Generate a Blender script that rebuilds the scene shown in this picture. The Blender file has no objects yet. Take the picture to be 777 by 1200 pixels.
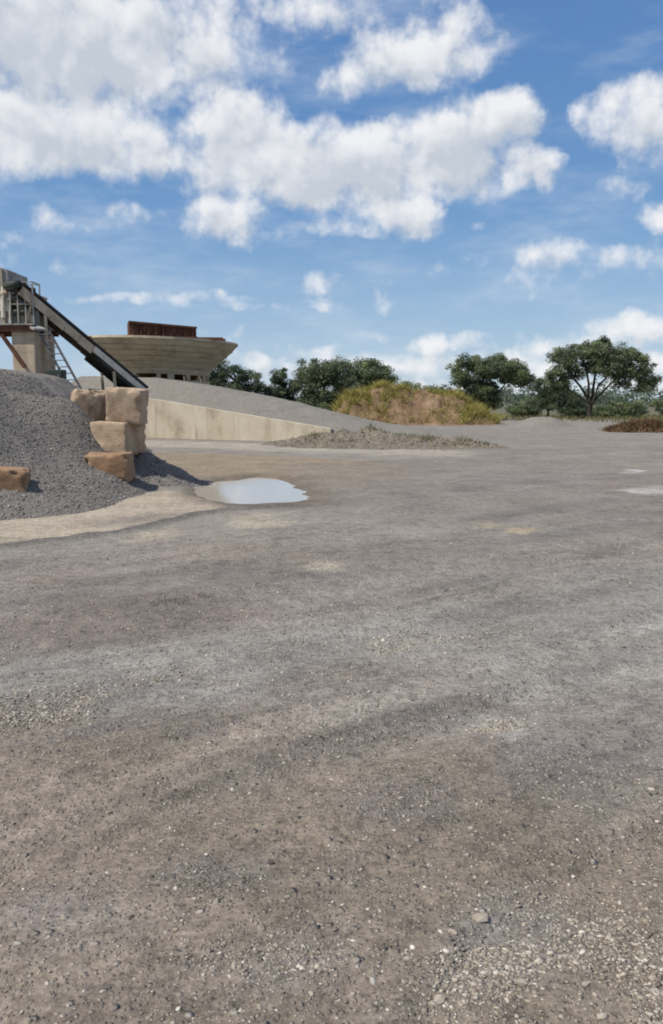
import bpy, bmesh, math, random
import numpy as np
from mathutils import Vector, Matrix

random.seed(7)
RNG = np.random.default_rng(11)
SC = bpy.context.scene
COL = SC.collection
R = math.radians

# ------------------------------------------------------------------ camera
EYE = 1.6
PITCH = math.atan(130 / 1000)          # horizon 130 px above the centre of a 1200 px tall frame, f = 1000 px
cam_d = bpy.data.cameras.new('camera')
cam = bpy.data.objects.new('camera', cam_d); COL.objects.link(cam)
cam.location = (0, 0, EYE)
cam.rotation_euler = (math.pi / 2 - PITCH, 0, 0)
cam_d.sensor_fit = 'VERTICAL'; cam_d.sensor_height = 24; cam_d.lens = 20
cam_d.clip_start = 0.05; cam_d.clip_end = 6000
SC.camera = cam

def ray(px, py):
    x = (px - 388.5) / 1000; y = (600 - py) / 1000
    c, s = math.cos(PITCH), math.sin(PITCH)
    return Vector((x, c + y * s, -s + y * c))
def at(px, py, Y):
    d = ray(px, py); return Vector((0, 0, EYE)) + d * (Y / d.y)
def gp(px, py, z=0.0):
    d = ray(px, py); k = (z - EYE) / d.z
    return Vector((0, 0, EYE)) + d * k
def azel(px, py):
    d = ray(px, py).normalized(); return math.atan2(d.x, d.y), math.asin(d.z)

# ------------------------------------------------------------------ sun and sky
SUN_EL = R(54)
to_sun = Vector((-0.88, -0.47, 0)).normalized() * math.cos(SUN_EL) + Vector((0, 0, math.sin(SUN_EL)))
sd = bpy.data.lights.new('sun', 'SUN'); sd.energy = 5.0; sd.angle = R(0.6); sd.color = (1, 0.945, 0.865)
so = bpy.data.objects.new('sun', sd); COL.objects.link(so)
so.rotation_euler = to_sun.to_track_quat('Z', 'Y').to_euler()

W = bpy.data.worlds.new('World'); SC.world = W; W.use_nodes = True
nt = W.node_tree; nt.nodes.clear()

class NB:                                   # tiny node-writing helper
    def __init__(s, tree): s.t = tree
    def new(s, typ, **kw):
        n = s.t.nodes.new(typ)
        for k, v in kw.items(): setattr(n, k, v)
        return n
    def put(s, sock, v):
        if isinstance(v, bpy.types.NodeSocket): s.t.links.new(v, sock)
        elif v is not None: sock.default_value = v
    def m(s, op, a, b=None, c=None, clamp=False):
        n = s.new('ShaderNodeMath', operation=op, use_clamp=clamp)
        s.put(n.inputs[0], a)
        if b is not None: s.put(n.inputs[1], b)
        if c is not None: s.put(n.inputs[2], c)
        return n.outputs[0]
    def v(s, op, a, b=None):
        n = s.new('ShaderNodeVectorMath', operation=op)
        s.put(n.inputs[0], a)
        if b is not None: s.put(n.inputs[1], b)
        return n.outputs['Value'] if op in ('DOT_PRODUCT', 'LENGTH') else n.outputs[0]
    def smooth(s, x, lo, hi, a=0.0, b=1.0):
        n = s.new('ShaderNodeMapRange', interpolation_type='SMOOTHSTEP')
        s.put(n.inputs[0], x); n.inputs[1].default_value = lo; n.inputs[2].default_value = hi
        n.inputs[3].default_value = a; n.inputs[4].default_value = b
        return n.outputs[0]
    def noise(s, vec, scale, detail=4, rough=0.55, dist=0.0):
        n = s.new('ShaderNodeTexNoise')
        s.put(n.inputs['Vector'], vec); n.inputs['Scale'].default_value = scale
        n.inputs['Detail'].default_value = detail; n.inputs['Roughness'].default_value = rough
        n.inputs['Distortion'].default_value = dist
        return n
    def mix(s, f, a, b, blend='MIX'):
        n = s.new('ShaderNodeMix', data_type='RGBA', blend_type=blend)
        s.put(n.inputs[0], f); s.put(n.inputs[6], a); s.put(n.inputs[7], b)
        return n.outputs[2]
    def ramp(s, f, stops):
        n = s.new('ShaderNodeValToRGB'); s.put(n.inputs[0], f)
        cr = n.color_ramp
        while len(cr.elements) < len(stops): cr.elements.new(0.5)
        for e, (p, c) in zip(cr.elements, stops):
            e.position = p; e.color = (*c, 1)
        return n.outputs[0]

# cumulus banks: (pixel centre, pixel radii, weight) turned into directions of the sky
CLOUDS = [
    (95, 45, 215, 105, 1.0), (30, 150, 170, 60, .95), (150, 185, 90, 30, .55), (-160, 90, 220, 130, .9),
    (330, 4, 160, 30, .5), (410, 88, 60, 18, .45), (490, 64, 84, 46, .8), (530, 40, 45, 36, .45),
    (280, 168, 96, 60, 1.0), (400, 195, 130, 56, 1.0), (520, 175, 100, 58, 1.0), (565, 150, 70, 42, .9), (612, 190, 40, 30, .7),
    (270, 255, 50, 34, .75), (465, 245, 62, 34, .8), (350, 235, 90, 18, .3), (390, 268, 130, 9, .25),
    (748, 142, 76, 42, .8), (684, 140, 22, 18, .4), (712, 214, 24, 12, .08), (800, 250, 45, 18, .4),
    (648, 297, 46, 22, .72), (710, 318, 110, 16, .10), (768, 326, 26, 9, .15),
    (376, 333, 28, 10, .2), (445, 345, 22, 10, .1), (60, 262, 24, 12, .08), (142, 250, 28, 10, .10), (25, 310, 26, 10, .1), (0, 272, 16, 12, .2),
    (200, 353, 180, 5, .16), (320, 361, 70, 4, .14),
    (738, 390, 50, 20, .7), (690, 407, 46, 14, .4), (642, 402, 38, 13, .55), (513, 402, 38, 14, .5), (425, 394, 24, 10, .3), (375, 412, 40, 10, .4),
    (450, 428, 150, 16, .45), (620, 428, 150, 18, .5), (300, 428, 70, 12, .3), (265, 396, 25, 8, .2), (780, 428, 90, 16, .5), (560, 454, 320, 14, .45)]

def cloud_group():
    g = bpy.data.node_groups.new('cloud_field', 'ShaderNodeTree')
    g.interface.new_socket('dir', in_out='INPUT', socket_type='NodeSocketVector')
    g.interface.new_socket('ang', in_out='INPUT', socket_type='NodeSocketVector')
    g.interface.new_socket('field', in_out='OUTPUT', socket_type='NodeSocketFloat')
    g.interface.new_socket('soft', in_out='OUTPUT', socket_type='NodeSocketFloat')
    b = NB(g)
    gi = b.new('NodeGroupInput'); go = b.new('NodeGroupOutput')
    d, a = gi.outputs[0], gi.outputs[1]
    # flattened noise space: clouds shrink and flatten toward the horizon
    w1 = b.noise(a, 9.0, 3, .5)
    w2 = b.noise(a, 34.0, 4, .6)
    warp = b.v('ADD', b.v('SCALE', b.v('SUBTRACT', w1.outputs['Color'], (.5, .5, .5))), b.v('SCALE', b.v('SUBTRACT', w2.outputs['Color'], (.5, .5, .5))))
    sc_nodes = [n for n in g.nodes if n.type == 'VECT_MATH' and n.operation == 'SCALE']
    sc_nodes[0].inputs['Scale'].default_value = .055
    sc_nodes[1].inputs['Scale'].default_value = .028
    p = b.v('ADD', a, b.v('MULTIPLY', warp, (1.0, .6, 0)))
    F = None
    for (cx, cy, rx, ry, wgt) in CLOUDS:
        c = azel(cx, cy); e1 = azel(cx + rx, cy); e2 = azel(cx, cy - ry)
        rx_, ry_ = abs(e1[0] - c[0]), abs(e2[1] - c[1])
        q = b.v('MULTIPLY', b.v('SUBTRACT', p, (c[0], c[1], 0)), (1 / rx_, 1 / ry_, 0))
        qq = b.v('DOT_PRODUCT', q, q)
        val = b.m('MULTIPLY_ADD', qq, -wgt * .75, wgt)
        val = b.m('MAXIMUM', val, -0.6)
        F = val if F is None else b.m('SMOOTH_MAX', F, val, .18)
    # the same kind of scattered cumulus for the rest of the sky
    sep = b.new('ShaderNodeSeparateXYZ'); b.put(sep.inputs[0], d)
    den = b.m('ADD', b.m('MAXIMUM', sep.outputs[2], 0.0), .22)
    pl = b.new('ShaderNodeCombineXYZ')
    b.put(pl.inputs[0], b.m('DIVIDE', sep.outputs[0], den)); b.put(pl.inputs[1], b.m('DIVIDE', sep.outputs[1], den))
    gen = b.noise(pl.outputs[0], 1.15, 3, .5)
    Fg = b.m('MULTIPLY_ADD', gen.outputs[0], 5.0, -2.55)
    sa = b.new('ShaderNodeSeparateXYZ'); b.put(sa.inputs[0], a)
    m1 = b.smooth(b.m('ABSOLUTE', sa.outputs[0]), .42, .62)
    m2 = b.smooth(sa.outputs[1], .44, .60)
    mask = b.m('MAXIMUM', m1, m2)
    Fg = b.m('MULTIPLY_ADD', b.m('SUBTRACT', Fg, -0.6), mask, -0.6)
    F = b.m('MAXIMUM', F, Fg)
    f1 = b.noise(a, 21.0, 6, .58)
    f2 = b.noise(a, 16.0, 2, .45)
    vo = b.new('ShaderNodeTexVoronoi', feature='F1', voronoi_dimensions='2D'); b.put(vo.inputs['Vector'], b.v('ADD', a, b.v('MULTIPLY', w2.outputs['Color'], (.02, .02, 0))))
    vo.inputs['Scale'].default_value = 21; vo.inputs['Detail'].default_value = 2; vo.inputs['Roughness'].default_value = .5; vo.inputs['Lacunarity'].default_value = 2.3
    puff = b.m('MULTIPLY', b.m('SUBTRACT', .74, vo.outputs['Distance']), .55)
    b.put(go.inputs[0], b.m('ADD', b.m('ADD', b.m('MULTIPLY', F, 1.25), puff), b.m('MULTIPLY', b.m('SUBTRACT', f1.outputs[0], .5), 1.7)))
    b.put(go.inputs[1], b.m('ADD', F, b.m('MULTIPLY', b.m('SUBTRACT', f2.outputs[0], .5), 1.7)))
    for n_ in g.nodes:
        if n_.type == 'TEX_NOISE': n_.noise_dimensions = '2D'
    return g

B = NB(nt)
tc = B.new('ShaderNodeTexCoord')
dirv = B.v('NORMALIZE', tc.outputs['Generated'])
sx = B.new('ShaderNodeSeparateXYZ'); B.put(sx.inputs[0], dirv)
az = B.m('ARCTAN2', sx.outputs[0], sx.outputs[1]); el = B.m('ARCSINE', sx.outputs[2])
ang = B.new('ShaderNodeCombineXYZ'); B.put(ang.inputs[0], az); B.put(ang.inputs[1], el)
cg = cloud_group()
def cloud_eval(off):
    n = nt.nodes.new('ShaderNodeGroup'); n.node_tree = cg
    B.put(n.inputs[0], dirv)
    B.put(n.inputs[1], B.v('ADD', ang.outputs[0], off))
    return n
f0 = cloud_eval((0, 0, 0)).outputs[0]; ce = cloud_eval((-.006, .012, 0)); f1 = ce.outputs[1]; fS = ce.outputs[0]
dens = B.m('MULTIPLY', B.smooth(f0, -.12, 1.0), .95)
shade = B.m('ADD', B.smooth(f1, -.15, 1.25), B.m('MULTIPLY', B.m('SUBTRACT', fS, f0), .55), clamp=True)
ccol = B.ramp(shade, [(0, (.90, .905, .92)), (.45, (.80, .82, .855)), (1, (.58, .625, .69))])
sky = B.new('ShaderNodeTexSky', sky_type='NISHITA', sun_disc=False)
sky.sun_elevation = SUN_EL
sky.sun_rotation = math.atan2(to_sun.x, to_sun.y)
sky.air_density = 1.0; sky.dust_density = 0.9; sky.ozone_density = 1.5; sky.altitude = 1500
skyc = B.mix(1.0, sky.outputs[0], (.098, .103, .108, 1), 'MULTIPLY')
sc3 = B.new('ShaderNodeSeparateColor'); B.put(sc3.inputs[0], skyc)
cc3 = B.new('ShaderNodeCombineColor')
for i_, (g_, k_) in enumerate(((.735, .549), (.60, .647), (.40, .759))):
    B.put(cc3.inputs[i_], B.m('MULTIPLY', B.m('POWER', B.m('MAXIMUM', sc3.outputs[i_], 1e-4), g_), k_))
vn = B.noise(B.v('MULTIPLY', ang.outputs[0], (1, 3.2, 1)), 6.0, 6, .6).outputs[0]
veil = B.m('ADD', B.m('MULTIPLY', B.smooth(vn, .42, .78), .36), B.smooth(el, .24, -.02, 0, .32))
skyv = B.mix(veil, cc3.outputs[0], (.70, .77, .86, 1))
fin = B.mix(dens, skyv, ccol)
bg = B.new('ShaderNodeBackground'); B.put(bg.inputs[0], fin); bg.inputs[1].default_value = 1.0
wo = B.new('ShaderNodeOutputWorld'); nt.links.new(bg.outputs[0], wo.inputs[0])
W.cycles.sampling_method = 'NONE'

VS = SC.view_settings
VS.view_transform = 'Standard'; VS.look = 'None'; VS.exposure = 0.0; VS.gamma = 1.0; VS.use_curve_mapping = False
SC.cycles.max_bounces = 6; SC.cycles.diffuse_bounces = 3; SC.cycles.glossy_bounces = 2; SC.cycles.transparent_max_bounces = 4
SC.cycles.filter_width = 1.9

# ------------------------------------------------------------------ numpy noise
def _hash(ix, iy, seed):
    h = (ix.astype(np.int64) * 374761393 + iy.astype(np.int64) * 668265263 + seed * 974634777) & 0xffffffff
    h = ((h ^ (h >> 13)) * 1274126177) & 0xffffffff
    return ((h ^ (h >> 16)) & 0xffffff) / float(0xffffff)
def vnoise(x, y, seed=0):
    x = np.asarray(x, float); y = np.asarray(y, float)
    ix = np.floor(x); iy = np.floor(y); fx = x - ix; fy = y - iy
    ux = fx * fx * fx * (fx * (6 * fx - 15) + 10); uy = fy * fy * fy * (fy * (6 * fy - 15) + 10)
    a = _hash(ix, iy, seed); b = _hash(ix + 1, iy, seed); c = _hash(ix, iy + 1, seed); d = _hash(ix + 1, iy + 1, seed)
    return (a * (1 - ux) + b * ux) * (1 - uy) + (c * (1 - ux) + d * ux) * uy - .5
def fbm(x, y, seed=0, octv=4, gain=.5):
    s = 0; a = 1; f = 1; t = 0
    for o in range(octv):
        s = s + a * vnoise(x * f + 17.3 * o, y * f - 9.1 * o, seed + o); t += a; a *= gain; f *= 2.03
    return s / t * 1.6
def sstep(x, lo, hi):
    t = np.clip((x - lo) / (hi - lo), 0, 1); return t * t * (3 - 2 * t)

# ------------------------------------------------------------------ mesh helpers
STONE_K = .77
def fast_mesh(name, V, F, cols=None, smooth=False):
    V = np.asarray(V, np.float32); F = np.asarray(F, np.int32); k = F.shape[1]
    me = bpy.data.meshes.new(name)
    me.vertices.add(len(V)); me.vertices.foreach_set('co', V.ravel())
    me.loops.add(F.size); me.loops.foreach_set('vertex_index', F.ravel())
    me.polygons.add(len(F))
    me.polygons.foreach_set('loop_start', np.arange(len(F), dtype=np.int32) * k)
    me.polygons.foreach_set('loop_total', np.full(len(F), k, np.int32))
    if smooth: me.polygons.foreach_set('use_smooth', np.ones(len(F), bool))
    if cols is not None:
        at_ = me.color_attributes.new('tint', 'FLOAT_COLOR', 'POINT')
        c4 = np.ones((len(V), 4), np.float32); c4[:, :3] = cols
        at_.data.foreach_set('color', c4.ravel())
    me.update(calc_edges=True); me.validate()
    return me
def obj(name, me, mat=None, parent=None, kind=None, label=None, cat=None, group=None):
    o = bpy.data.objects.new(name, me); COL.objects.link(o)
    if mat is not None and me is not None and not me.materials: me.materials.append(mat)
    if parent is not None: o.parent = parent
    tag(o, label, cat, group, kind); return o
def tag(o, label=None, cat=None, group=None, kind=None):
    for k, v in (('label', label), ('category', cat), ('group', group), ('kind', kind)):
        if v: o[k] = v
    return o
def empty(name, loc, label, cat, group=None, rotz=0):
    o = bpy.data.objects.new(name, None); COL.objects.link(o)
    o.location = loc; o.rotation_euler = (0, 0, rotz); o.empty_display_size = .2
    return tag(o, label, cat, group)

class MB:                                    # collects shapes of one part
    def __init__(s): s.bm = bmesh.new()
    def box(s, c, size, rot=None, bevel=0):
        M = Matrix.Translation(Vector(c))
        if rot is not None: M = M @ (rot.to_4x4() if isinstance(rot, Matrix) else rot)
        r = bmesh.ops.create_cube(s.bm, size=1, matrix=M @ Matrix.Diagonal((*size, 1)))
        if bevel:
            es = list({e for v in r['verts'] for e in v.link_edges})
            bmesh.ops.bevel(s.bm, geom=es, offset=bevel, segments=2, affect='EDGES', profile=.6)
        return s
    def bar(s, a, b, w, h, up=(0, 0, 1)):
        a = Vector(a); b = Vector(b); d = b - a; L = d.length; x = d / L
        y = Vector(up).cross(x)
        if y.length < 1e-4: y = Vector((0, 1, 0)).cross(x)
        y.normalize(); z = x.cross(y)
        Rm = Matrix((x, y, z)).transposed().to_4x4()
        bmesh.ops.create_cube(s.bm, size=1, matrix=Matrix.Translation((a + b) / 2) @ Rm @ Matrix.Diagonal((L, w, h, 1)))
        return s
    def cyl(s, a, b, r, r2=None, n=12):
        a = Vector(a); b = Vector(b); d = b - a
        q = d.to_track_quat('Z', 'Y').to_matrix().to_4x4()
        bmesh.ops.create_cone(s.bm, cap_ends=True, segments=n, radius1=r, radius2=r if r2 is None else r2, depth=d.length, matrix=Matrix.Translation((a + b) / 2) @ q)
        return s
    def hexa(s, pts):                        # 8 corners: bottom ring 0-3, top ring 4-7
        vs = [s.bm.verts.new(p) for p in pts]
        for f in ((3, 2, 1, 0), (4, 5, 6, 7), (0, 1, 5, 4), (1, 2, 6, 5), (2, 3, 7, 6), (3, 0, 4, 7)):
            s.bm.faces.new([vs[i] for i in f])
        return s
    def build(s, name, mat, parent=None, smooth=False, **kw):
        bmesh.ops.recalc_face_normals(s.bm, faces=s.bm.faces)
        me = bpy.data.meshes.new(name); s.bm.to_mesh(me); s.bm.free()
        if smooth:
            for p in me.polygons: p.use_smooth = True
        return obj(name, me, mat, parent, **kw)

def tubes(paths, sides=6):                   # [(points, radii)] -> one mesh's arrays
    V = []; F = []; off = 0
    for pts, rad in paths:
        pts = np.asarray(pts, float); n = len(pts)
        tan = np.gradient(pts, axis=0); tan /= np.linalg.norm(tan, axis=1)[:, None] + 1e-9
        ref = np.where(np.abs(tan[:, 2:3]) > .9, np.array([[1., 0, 0]]), np.array([[0, 0, 1.]]))
        u = np.cross(tan, ref); u /= np.linalg.norm(u, axis=1)[:, None]; w = np.cross(tan, u)
        a = np.linspace(0, 2 * np.pi, sides, endpoint=False)
        ring = pts[:, None, :] + np.asarray(rad)[:, None, None] * (np.cos(a)[None, :, None] * u[:, None, :] + np.sin(a)[None, :, None] * w[:, None, :])
        V.append(ring.reshape(-1, 3))
        for i in range(n - 1):
            for j in range(sides):
                k = (j + 1) % sides
                F.append((off + i * sides + j, off + i * sides + k, off + (i + 1) * sides + k, off + (i + 1) * sides + j))
        off += n * sides
    return np.concatenate(V), np.array(F)

# ------------------------------------------------------------------ materials
def mat_new(name):
    m = bpy.data.materials.new(name); m.use_nodes = True
    t = m.node_tree; b = NB(t)
    bs = t.nodes['Principled BSDF']
    return m, b, bs
def bump(b, bs, h, strength, dist):
    n = b.new('ShaderNodeBump'); n.inputs['Strength'].default_value = strength; n.inputs['Distance'].default_value = dist
    b.put(n.inputs['Height'], h); b.put(bs.inputs['Normal'], n.outputs[0])

def ground_material(name, fine=1.0, attr=True, base=(.2, .19, .18), pebble=.55, pscale=55, bstr=.7, contrast=1.0):
    m, b, bs = mat_new(name)
    pos = b.new('ShaderNodeNewGeometry').outputs['Position']
    if attr:
        a = b.new('ShaderNodeAttribute', attribute_name='tint'); base = a.outputs['Color']
    else: base = (*base, 1)
    n1 = b.noise(pos, 1.1, 6, .6).outputs[0]
    n2 = b.noise(pos, 7.0, 6, .65).outputs[0]
    n3 = b.noise(pos, 60.0 * fine, 4, .7).outputs[0]
    f = b.m('ADD', b.m('MULTIPLY', b.m('SUBTRACT', n1, .5), .55 * contrast), b.m('MULTIPLY', b.m('SUBTRACT', n2, .5), .75 * contrast))
    n4 = b.noise(pos, 24.0 * fine, 4, .7).outputs[0]
    f = b.m('ADD', f, b.m('MULTIPLY', b.m('SUBTRACT', n3, .5), 1.1 * contrast))
    f = b.m('ADD', f, b.m('MULTIPLY', b.m('SUBTRACT', n4, .5), .9 * contrast))
    gain = b.m('ADD', 1.0, f)
    gain = b.m('MAXIMUM', gain, .3)
    cc = b.new('ShaderNodeCombineColor')
    for i in range(3): b.put(cc.inputs[i], gain)
    col = b.mix(1.0, base, cc.outputs[0], 'MULTIPLY')
    # small embedded stones, every cell its own tone
    hs = []
    for k, (s, thr) in enumerate(((pscale, .40), (pscale * .45, .84))):
        vo = b.new('ShaderNodeTexVoronoi'); b.put(vo.inputs['Vector'], b.v('ADD', pos, b.v('MULTIPLY', b.noise(pos, s * .6, 2, .5).outputs['Color'], (.35 / s, .35 / s, .35 / s))))
        vo.inputs['Scale'].default_value = s; vo.inputs['Randomness'].default_value = 1
        sr = b.new('ShaderNodeSeparateColor'); b.put(sr.inputs[0], vo.outputs['Color'])
        shp = b.smooth(vo.outputs['Distance'], .42, .18)
        on = b.m('MULTIPLY', b.smooth(sr.outputs[0], thr, thr + .12), shp)
        tone = b.ramp(sr.outputs[1], [(0, (.11, .098, .084)), (.35, (.165, .147, .126)), (.7, (.255, .228, .194)), (1, (.44, .405, .35))])
        col = b.mix(b.m('MULTIPLY', on, pebble), col, tone)
        hs.append(b.m('MULTIPLY', on, 1.0 / (s / 55)))
    b.put(bs.inputs['Base Color'], col)
    bs.inputs['Roughness'].default_value = .92; bs.inputs['Specular IOR Level'].default_value = .25
    h = b.m('ADD', b.m('MULTIPLY', n3, .5), b.m('ADD', hs[0], hs[1]))
    h = b.m('ADD', h, b.m('ADD', b.m('MULTIPLY', n2, 1.6), b.m('MULTIPLY', n4, 1.5)))
    bump(b, bs, h, bstr, .014)
    return m
def tint_material(name, rough=.9, trans=0.0, nscale=90, amp=.5):
    m, b, bs = mat_new(name)
    a = b.new('ShaderNodeAttribute', attribute_name='tint')
    pos = b.new('ShaderNodeNewGeometry').outputs['Position']
    n = b.noise(pos, nscale, 3, .6).outputs[0]
    g = b.m('ADD', 1 - amp / 2, b.m('MULTIPLY', n, amp))
    cc = b.new('ShaderNodeCombineColor')
    for i in range(3): b.put(cc.inputs[i], g)
    b.put(bs.inputs['Base Color'], b.mix(1.0, a.outputs['Color'], cc.outputs[0], 'MULTIPLY'))
    bs.inputs['Roughness'].default_value = rough; bs.inputs['Specular IOR Level'].default_value = .25
    if trans:
        tr = b.new('ShaderNodeBsdfTranslucent'); b.put(tr.inputs[0], a.outputs['Color'])
        mx = b.new('ShaderNodeMixShader'); mx.inputs[0].default_value = trans
        out = m.node_tree.nodes['Material Output']
        m.node_tree.links.new(bs.outputs[0], mx.inputs[1]); m.node_tree.links.new(tr.outputs[0], mx.inputs[2])
        m.node_tree.links.new(mx.outputs[0], out.inputs[0])
    return m
def mottled(name, c1, c2, c3, scale=3, stretch=(1, 1, 1), rough=.85, bstr=.3, metal=0.0, fine=40, streak=0):
    m, b, bs = mat_new(name)
    tcx = b.new('ShaderNodeTexCoord').outputs['Object']
    oi = b.new('ShaderNodeObjectInfo').outputs['Random']
    ofs = b.new('ShaderNodeCombineXYZ')
    for i, k in enumerate((13., 29., 7.)): b.put(ofs.inputs[i], b.m('MULTIPLY', oi, k))
    pos = b.v('ADD', b.v('MULTIPLY', tcx, stretch), ofs.outputs[0])
    n1 = b.noise(pos, scale, 7, .62).outputs[0]
    n2 = b.noise(tcx, fine, 4, .65).outputs[0]
    f = b.m('ADD', b.m('MULTIPLY', n1, .8), b.m('MULTIPLY', n2, .2))
    col = b.ramp(f, [(.30, c3), (.46, c1), (.66, c2)])
    if streak:
        st = b.noise(b.v('MULTIPLY', tcx, (1, 1, .07)), streak, 5, .6).outputs[0]
        col = b.mix(b.smooth(st, .52, .72, 0, .65), col, (*c3, 1))
    b.put(bs.inputs['Base Color'], col)
    bs.inputs['Roughness'].default_value = rough; bs.inputs['Metallic'].default_value = metal
    bs.inputs['Specular IOR Level'].default_value = .3
    bump(b, bs, b.m('ADD', n1, b.m('MULTIPLY', n2, .5)), bstr, .03)
    return m

M_ground = ground_material('gravel_yard', pebble=.75, contrast=1.75)
M_pile = ground_material('crushed_stone', attr=False, base=(.180, .162, .143), pebble=.5, pscale=42, bstr=1.0, contrast=.8)
M_ramp = ground_material('ramp_gravel', attr=False, base=(.205, .186, .157), pebble=.5, pscale=22, bstr=.8, contrast=.9)
M_berm = ground_material('bank_soil', attr=False, base=(.18, .153, .118), pebble=.4, pscale=14, bstr=1.0, contrast=1.1)
M_stone = tint_material('loose_stone', .9, 0, 70, .6)
M_leaf = tint_material('leaf', .55, .45, 3, .3)
M_dry = tint_material('dry_stalk', .85, .12, 6, .3)
M_bark = mottled('bark', (.04, .032, .026), (.065, .054, .044), (.022, .018, .015), 6, (1, 1, .3), .95, .8)
M_block = mottled('cut_stone', (0.375, 0.275, 0.185), (0.450, 0.350, 0.25), (0.232, 0.142, 0.086), 3.6, rough=.95, bstr=1.0, fine=42, streak=3)
M_blockr = mottled('reddish_stone', (0.264, 0.160, 0.092), (0.336, 0.228, 0.144), (0.160, 0.092, 0.052), 2.6, rough=.92, bstr=.6, fine=30)
M_wall = mottled('weathered_concrete', (0.451, 0.387, 0.285), (0.544, 0.484, 0.383), (0.255, 0.208, 0.145), 1.4, (1, 1, .6), .92, .5, fine=12, streak=1.7)
M_hop = mottled('hopper_concrete', (0.425, 0.365, 0.255), (0.510, 0.451, 0.332), (0.255, 0.212, 0.140), .9, (1, 1, 2.2), .92, .4, fine=10, streak=1.6)
M_rust = mottled('rusty_steel', (.105, .045, .028), (.17, .085, .05), (.03, .016, .012), 2.2, (1, 1, .5), .85, .3, metal=.2)
M_steel = mottled('dusty_steel', (.27, .26, .235), (.37, .355, .32), (.12, .10, .08), 2.0, rough=.7, bstr=.2, metal=.2)
M_pale = mottled('pale_dusty_steel', (.52, .475, .40), (.62, .585, .51), (0.247, 0.199, 0.147), 2.4, rough=.8, bstr=.25, streak=3)
M_tan = mottled('dust_coated_steel', (.43, .345, .245), (.52, .44, .335), (0.204, 0.157, 0.111), 1.6, rough=.85, bstr=.3, streak=2)
M_grey = mottled('dark_grey_steel', (.11, .11, .115), (.17, .17, .17), (.06, .055, .05), 2.0, rough=.7, bstr=.2, metal=.2)
M_belt = mottled('rubber_belt', (.022, .021, .02), (.05, .046, .042), (.012, .012, .012), 3, rough=.75, bstr=.2)
M_dark = mottled('dark_painted_steel', (.03, .04, .034), (.06, .065, .055), (.015, .018, .015), 3, rough=.6, bstr=.15)
M_earth = mottled('red_earth', (0.170, 0.105, 0.063), (0.255, 0.175, 0.112), (0.085, 0.048, 0.028), 1.1, (1, 1, 1.3), .95, 1.0, fine=5)

# ------------------------------------------------------------------ ground
def poly_sdf(X, Y, P):                       # negative inside
    P = np.asarray(P); n = len(P); d = np.full(X.shape, 1e18); ins = np.zeros(X.shape, bool)
    for i in range(n):
        ax, ay = P[i]; bx, by = P[(i + 1) % n]; ex, ey = bx - ax, by - ay
        t = np.clip(((X - ax) * ex + (Y - ay) * ey) / (ex * ex + ey * ey + 1e-12), 0, 1)
        d = np.minimum(d, (X - ax - t * ex) ** 2 + (Y - ay - t * ey) ** 2)
        c = ((ay > Y) != (by > Y)) & (X < (bx - ax) * (Y - ay) / (by - ay + 1e-12) + ax)
        ins ^= c
    d = np.sqrt(d); return np.where(ins, -d, d)
def line_d(X, Y, P):
    d = np.full(X.shape, 1e18)
    for (ax, ay), (bx, by) in zip(P[:-1], P[1:]):
        ex, ey = bx - ax, by - ay
        t = np.clip(((X - ax) * ex + (Y - ay) * ey) / (ex * ex + ey * ey + 1e-12), 0, 1)
        d = np.minimum(d, (X - ax - t * ex) ** 2 + (Y - ay - t * ey) ** 2)
    return np.sqrt(d)
def gpts(pts): return [tuple(gp(*p).xy) for p in pts]
def gell(cx, cy, rx, ry, n=18): return gpts([(cx + rx * math.cos(2 * math.pi * i / n), cy + ry * math.sin(2 * math.pi * i / n)) for i in range(n)])

PUDDLE = gpts([(237, 570), (250, 564), (280, 561), (300, 558), (322, 560), (334, 567), (350, 574), (355, 586), (330, 591), (290, 591), (262, 588), (246, 581)])
WATER_Z = -.035
RIDGE = gpts([(-80, 646), (0, 640), (60, 633), (140, 624), (190, 613), (225, 604), (262, 598), (330, 592)])
RIDGE2 = gpts([(-60, 866), (0, 848), (60, 838), (150, 815), (280, 800), (400, 770)])
def track(u0, wob, seed, X, Y):
    ux, uy = .81, .586
    v = -uy * X + ux * Y + .5 * fbm(X / 6, Y / 6, seed, 2)
    return np.exp(-((v - u0) / wob) ** 2)
def wheel_pair(pts, gauge=1.75):
    P = np.array(gpts(pts)); t = np.linspace(0, len(P) - 1, 24)
    i = np.clip(t.astype(int), 0, len(P) - 2); f = (t - i)[:, None]
    C0, C1, C2, C3 = P[np.maximum(i - 1, 0)], P[i], P[i + 1], P[np.minimum(i + 2, len(P) - 1)]
    Q = .5 * (2 * C1 + (C2 - C0) * f + (2 * C0 - 5 * C1 + 4 * C2 - C3) * f ** 2 + (3 * C1 - C0 - 3 * C2 + C3) * f ** 3)
    T = np.gradient(Q, axis=0); T /= np.linalg.norm(T, axis=1)[:, None]; N = np.stack([-T[:, 1], T[:, 0]], 1)
    return [Q + N * gauge / 2, Q - N * gauge / 2]
TRACKS = []
for pts, amp in (([(-140, 900), (150, 812), (470, 752), (900, 640)], 1.0), ([(-140, 760), (200, 700), (520, 655), (900, 585)], .8),
                 ([(60, 1260), (330, 1010), (620, 880), (900, 800)], .8), ([(-160, 1120), (150, 985), (480, 860), (900, 735)], .7), ([(-100, 668), (300, 615), (560, 570), (850, 530)], .6)):
    TRACKS += [([tuple(q) for q in L_], amp) for L_ in wheel_pair(pts)]
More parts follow.
